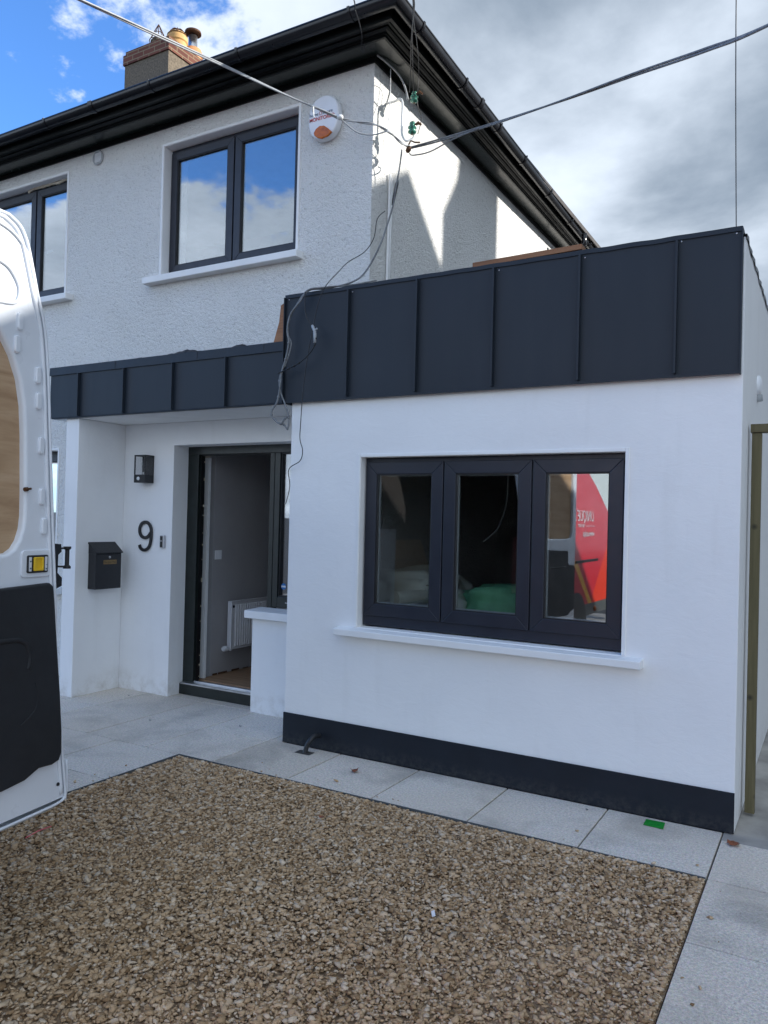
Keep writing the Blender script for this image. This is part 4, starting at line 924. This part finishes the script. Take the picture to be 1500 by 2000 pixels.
MB().tube(smooth_pts([(-3.075, 4.33, -.01), (-3.07, 4.345, .04), (-3.05, 4.36, .085), (-3.04, 4.40, .105), (-3.03, 4.44, .10)], 5), .017, 12).build('pipe', M['matt_black'], pg, smooth=True)
MB().box(-3.14, -3.02, 4.30, 4.37, .001, .0025).build('slab_cutout', M['joint'], pg)
tl = MB(); tl.obox((-1.36, 2.82, .014), (.011, .009, .003), (-.016, .024, .008), (0, 0, .0015)); tag(tl.build('paper_scrap', M['label_white']), 'small white scrap of paper on the gravel', 'scrap')
tl = MB().tube([(-3.353, 2.42, .016), (-3.365, 2.50, .022), (-3.378, 2.58, .014)], .0028, 6); tag(tl.build('plastic_straw', M['pink']), 'thin pink plastic strip on the gravel below the van door', 'strip')

# ------------------------------------------------------------------ van
van = thing('delivery_van', 'white and red van with its rear door swung open beside the gravel', 'van', (-3.5, 1.0, 0))
VX = -3.5; HW = .97
def vprof(top, hw=HW, inset=0, n=1):
    side_ = [(0, .50), (0, .75), (-.01, 1.05), (-.02, 1.3), (-.07, 1.8), (-.115, 2.1), (-.17, 2.32), (-.25, 2.47), (-.36, 2.56), (-.55, 2.61)]
    k = (top-.5)/(2.61-.5); pts = []
    for a, z in side_: pts.append((hw-inset+a, .5+(z-.5)*k-(inset if z > 2.5 else 0)))
    return [(VX+a, z) for a, z in pts]+[(VX-a, z) for a, z in pts[::-1]]
def loft(stations, name, mat, parent, close_ends=(False, False), rev=False):
    b = MB(); n = None
    for (y, top, hw, ins) in stations:
        pr = vprof(top, hw, ins); n = len(pr); b.v += [(x, y, z) for x, z in pr]
    for s_ in range(len(stations)-1):
        for k in range(n-1): b.f.append((s_*n+k, s_*n+k+1, (s_+1)*n+k+1, (s_+1)*n+k))
    for e_, on in zip((0, len(stations)-1), close_ends):
        if on: b.f.append(tuple(e_*n+k for k in range(n)))
    return b.build(name, mat, parent, autosmooth=True)
body = loft([(1.83, 2.60, HW-.01, 0), (1.80, 2.61, HW, 0), (.5, 2.61, HW, 0), (-1.2, 2.61, HW, 0), (-2.0, 2.60, HW, 0), (-2.4, 2.50, HW-.01, 0), (-3.15, 1.75, HW-.03, 0), (-3.35, 1.42, HW-.05, 0), (-3.9, 1.22, HW-.10, 0), (-4.15, .95, HW-.16, 0)], 'body', M['livery'], van, (False, True))
loft([(1.825, 2.60, HW, .07), (-1.9, 2.60, HW, .07)], 'cargo_lining', M['dark_lining'], van, (False, True))
MB().prism([(VX-.885, 1.24, .62), (VX-.885, 1.24, 2.12), (VX-.885, .95, 1.75), (VX-.885, .55, 1.3), (VX-.885, .38, 1.05), (VX-.885, .38, .62)], (.012, 0, 0)).build('plywood_lining', M['ply_inner'], van)
MB().box(VX-.89, VX-.86, 1.245, 1.82, .60, 2.25).build('door_pillar', M['van_white'], van)
a, b_ = vprof(2.60, HW-.01, 0), vprof(2.60, HW, .07); rg = MB(); n = len(a); rg.v = [(x, 1.832, z) for x, z in a]+[(x, 1.832, z) for x, z in b_]; rg.f = [(k, k+1, n+k+1, n+k) for k in range(n-1)]
rg.build('rear_frame', M['van_white'], van)
MB().box(VX-.88, VX+.88, -1.9, 1.82, .55, .60).build('cargo_floor', M['dark_lining'], van)
MB().box(VX-.70, VX+.70, 1.835, 1.88, .40, .54).build('rear_bumper', M['trim_black'], van, bevel=.02)
MB().box(VX-.85, VX+.85, -4.25, -4.0, .30, .70).build('front_bumper', M['trim_black'], van, bevel=.04)
MB().prism([(VX-.80, -2.45, 2.44), (VX+.80, -2.45, 2.44), (VX+.86, -3.16, 1.77), (VX-.86, -3.16, 1.77)], (0, -.02, .03)).build('windscreen', M['gasket'], van)
for sx_ in (1, -1):
    for wy in (.22, -3.2):
        wc = Vector((VX+sx_*(HW-.12), wy, .35))
        w_ = MB().lathe([(.22, -.10), (.33, -.10), (.345, -.08), (.345, .08), (.33, .10), (.22, .10)], wc, (sx_, 0, 0), 36).build('wheel', M['rubber'], van, autosmooth=True)
        MB().lathe([(.22, -.05), (.215, .04), (.13, .07), (.05, .085), (0, .085)], wc, (sx_, 0, 0), 30).build('rim', M['cable_mid'], w_, autosmooth=True)
        ar = MB().lathe([(.40, 0), (.41, .008), (.0, .0085)], (VX+sx_*(HW-.004), wy, .40), (sx_, 0, 0), 40); ar.build('wheel_arch', M['gasket'], van)
    MB().box(*(sorted((VX+sx_*.78, VX+sx_*.93))), 1.75, 1.84, .9, 1.45).build('tail_light', M['dark_lens'], van, bevel=.01)
hx = VX+HW-.02
MB().box(hx, hx+.018, -.71, .25, 1.145, 1.175).build('slide_rail', M['matt_black'], van, bevel=.003)
MB().lathe([(0, .02), (.03, .018), (.035, 0)], (VX+HW, -.56, .56), (1, 0, 0), 18).build('side_marker', M['orange'], van, smooth=True)
def vtext(s_, size, y0, z0, sh=1.0):
    tilt = math.atan(.05/.5); Mx = frameM((VX+HW-.020-.1*(z0-1.3)+.004, y0, z0), (0, 1, 0), (-math.sin(tilt), 0, math.cos(tilt)))
    text(s_, size, M['label_white'], Mx, 'livery_lettering', van, .001)
vtext('UNIQUE F', .19, -.64, 1.64); vtext('www.uniqu', .11, -.60, 1.455); vtext('FREE FROM', .055, -.20, 1.565)
MB().box(VX+HW-.046, VX+HW-.040, -.66, -.26, 1.578, 1.584).build('livery_line', M['label_white'], van)

def van_door(P0, du, mirror, label):
    du = Vector(du).normalized(); nrm = Vector((-du.y, du.x, 0))
    if mirror: nrm = -nrm
    X = du if not mirror else du
    MD = Matrix.Translation(P0) @ Matrix((du, Vector((0, 0, 1)), nrm)).transposed().to_4x4()    # u, v, n (n = inner face)
    def L(pts, n=0.): return [MD @ Vector((p[0], p[1], n)) for p in pts]
    hinge = [(-.052, .53), (-.058, .56), (-.040, .70), (-.024, .839), (.004, 1.08), (.018, 1.30), (.038, 1.55), (.060, 1.84), (.078, 2.08), (.100, 2.25), (.135, 2.37), (.162, 2.47), (.185, 2.545), (.215, 2.59), (.262, 2.612)]
    hinge = [tuple(p)[:2] for p in smooth_pts([(a_, b2, 0) for a_, b2 in hinge], 4)]
    outl = hinge+[(.60, 2.625), (.90, 2.625), (.925, 2.60), (.925, .53), (.90, .50), (.4, .492), (.10, .498), (.0, .502), (-.034, .512)]
    # outer skin
    dr = shape([outl], .006, .006, 'rear_door', M['van_white'], MD @ Matrix.Translation((0, 0, -.072)), van)
    if label: dr['label'] = label
    inn = [(p[0]+.012+.004*max(0, min(1, (p[1]-2.2)/.3)), p[1]-.012*max(0, min(1, (p[1]-2.2)/.35))) for i, p in enumerate(hinge)]
    inn = inn+[(.60, 2.608), (.885, 2.608), (.908, 2.585), (.908, .545), (.885, .52), (.4, .512), (.10, .518), (.0, .521), (-.028, .532)]
    hole = [(.192, 1.772), (.188, 1.66), (.187, 1.58), (.192, 1.535), (.206, 1.495), (.225, 1.468), (.25, 1.453), (.285, 1.447), (.74, 1.447), (.79, 1.46), (.815, 1.50), (.82, 1.55), (.82, 2.15), (.80, 2.21), (.76, 2.24), (.42, 2.25), (.35, 2.235), (.30, 2.19), (.255, 2.125), (.222, 2.05), (.203, 1.96), (.195, 1.86)]
    # inner pressed panel with the window aperture
    shape([inn, hole], .020, .012, 'inner_panel', M['van_white'], MD @ Matrix.Translation((0, 0, -.034)), dr)
    ply = shape([[(.17, 1.43), (.84, 1.43), (.84, 2.27), (.30, 2.27), (.18, 2.0)]], .002, 0, 'plywood_sheet', M['ply'], MD @ Matrix.Translation((0, 0, -.030)), dr)
    # stepped ridge that follows the hinge side
    def tube(pts, n, r, name, mat, k=5, closed=False):
        b = MB(); b.tube(smooth_pts(L(pts, n), k, closed), r, 8, caps=not closed); return b.build(name, mat, dr, smooth=True)
    tube([(p[0]+.030, p[1]-.022*max(0, min(1, (p[1]-2.2)/.35))) for p in hinge[2:]]+[(.6, 2.588), (.88, 2.588)], .0035, .0055, 'weather_seal', M['van_white'], 1)
    tube([(p[0]+.046, p[1]-.035*max(0, min(1, (p[1]-2.2)/.35))) for p in hinge[4:]]+[(.6, 2.575), (.88, 2.575)], .0005, .0070, 'pressed_ridge', M['van_white'], 1)
    tube([(p[0]-.004, p[1]) for p in hinge]+[(.6, 2.622), (.91, 2.622)], -.050, .006, 'edge_seal', M['grey_plastic'], 1)
    tube([(.9, .506), (.4, .506), (.10, .508), (.0, .512), (-.036, .522), (-.054, .545), (-.050, .60), (-.040, .68)], -.030, .007, 'edge_seal', M['grey_plastic'])
    tube([(.9, .522), (.4, .522), (.10, .527), (.0, .532), (-.026, .545), (-.036, .58), (-.030, .68)], .002, .005, 'weather_seal', M['van_white'])
    tube([(.34, 2.43), (.285, 2.415), (.245, 2.37), (.240, 2.33), (.262, 2.30), (.34, 2.29)], .002, .006, 'pressed_ridge', M['van_white'])
    tube([(.40, 2.56), (.28, 2.54), (.215, 2.49), (.182, 2.41), (.165, 2.32)], .002, .005, 'pressed_ridge', M['van_white'])
    # raised pads
    for (u, v) in ((.222, 2.245), (.232, 2.165), (.150, 2.075), (.145, 1.985), (.128, 1.83), (.118, 1.65), (.105, 1.545)):
        if v > 2.1: u += .01
        shape([rounded(u-.011, u+.011, v-.030, v+.030, .0105)], .003, .004, 'stamped_pad', M['van_white'], MD @ Matrix.Translation((0, 0, .001)), dr)
    shape([rounded(.070, .200, 1.366, 1.462, .016)], .001, .003, 'recess_lip', M['van_white'], MD @ Matrix.Translation((0, 0, .001)), dr)
    rel = shape([rounded(.089, .179, 1.382, 1.444, .006)], .003, .002, 'strap_release', M['matt_black'], MD @ Matrix.Translation((0, 0, .006)), dr)
    kd = shape([rounded(.113, .155, 1.389, 1.437, .004), rounded(.121, .149, 1.396, 1.431, .003)], .003, .002, 'release_slide', M['yellow'], MD @ Matrix.Translation((0, 0, .012)), dr)
    shape([rounded(.115, .153, 1.391, 1.435, .004)], .001, 0, 'release_slide', M['yellow'], MD @ Matrix.Translation((0, 0, .0105)), dr)
    for u in (.0945, .1635): shape([rounded(u, u+.011, 1.388, 1.438, .002)], .0006, 0, 'release_label', M['label_white'], MD @ Matrix.Translation((0, 0, .0118)), dr)
    for u, v, s1 in ((.0965, 1.392, .006), (.1655, 1.396, .006), (.1655, 1.420, .006), (.0965, 1.408, .003)):
        shape([rounded(u, u+s1, v, v+s1*.9, .001)], .0005, 0, 'release_symbol', M['blue_print'], MD @ Matrix.Translation((0, 0, .0128)), dr)
    # lower trim panel
    blk = [(.068, 1.330), (.060, 1.27), (.045, 1.13), (.022, .93), (.010, .80), (.008, .72), (.020, .694), (.05, .686), (.11, .690), (.17, .665), (.26, .655), (.70, .655), (.78, .69), (.84, .70), (.865, .73), (.865, 1.14), (.84, 1.17), (.72, 1.18), (.69, 1.20), (.68, 1.31), (.66, 1.325), (.085, 1.343)]
    tb = shape([blk], .006, .008, 'trim_panel', M['trim_black'], MD @ Matrix.Translation((0, 0, .006)), dr)
    tube([(.62, 1.16), (.30, 1.16), (.20, 1.15), (.165, 1.10), (.17, 1.05)], .013, .012, 'trim_ridge', M['trim_black'], 8)
    tube([(.14, 1.00), (.128, .95), (.14, .90), (.20, .86)], .020, .0022, 'trim_ridge', M['trim_black'], 8)
    # check strap bracket beyond the hinge edge
    q = MB(); 
    br = [(-.005, 1.48), (-.03, 1.478), (-.033, 1.45), (-.018, 1.438), (-.016, 1.372), (-.038, 1.352), (-.038, 1.322), (-.005, 1.31)]
    br = [(p[0]+.012, p[1]) for p in br]
    shape([br], .004, .002, 'check_bracket', M['trim_black'], MD @ Matrix.Translation((0, 0, -.045)), dr)
    q.tube(L([(-.016, 1.462), (-.055, 1.462)], -.045), .004, 6); q.tube(L([(-.008, 1.395), (-.055, 1.392)], -.045), .004, 6)
    q.tube(L([(-.053, 1.385), (-.053, 1.393), (-.053, 1.399), (-.053, 1.455), (-.053, 1.460), (-.053, 1.468)], -.045), [.014, .014, .008, .008, .014, .014], 10)
    q.build('check_strap', M['matt_black'], dr, autosmooth=True)
    q = MB().tube(L([(.196, 1.672), (.183, 1.674)], .004), .0075, 8); q.tube(L([(.186, 1.674), (.17, 1.676)], .006), .004, 8); q.build('ply_clip', M['rust'], dr)
    q = MB().lathe([(0, .004), (.006, .003), (.007, 0)], MD @ Vector((.005, .60, -.0)), nrm, 8); q.build('drain_plug', M['matt_black'], dr)
van_door(Vector((-2.4416, 1.8928, 0)), (.12, -.993, 0), False, 'open rear door nearest the camera, inner side with plywood and black trim')
van_door(Vector((-4.60, 1.86, 0)), (-.30, -.954, 0), True, None)

# ------------------------------------------------------------------ neighbouring house (casts the shade over the drive)
nb = thing('neighbour_house', 'rendered neighbouring house with tall chimney across the alley', 'house', (9, 9, 0))
MB().box(6.0, 15.0, 5.0, 15.2, 0, 5.2).build('wall', M['chim_render'], nb)
MB().prism([(5.9, 4.55, 5.46), (5.9, 10.05, 8.69), (5.9, 10.7, 8.10), (5.9, 15.6, 5.3)], (9.3, 0, 0)).build('roof', M['slate'], nb)
c2 = MB().prism([(5.95, 10.93, 5.4), (5.95, 10.93, 8.78), (5.95, 11.22, 9.20), (5.95, 11.3, 9.7), (5.95, 12.02, 9.7), (5.95, 12.02, 5.4)], (.4, 0, 0)).build('chimney', M['chim_render'], nb)
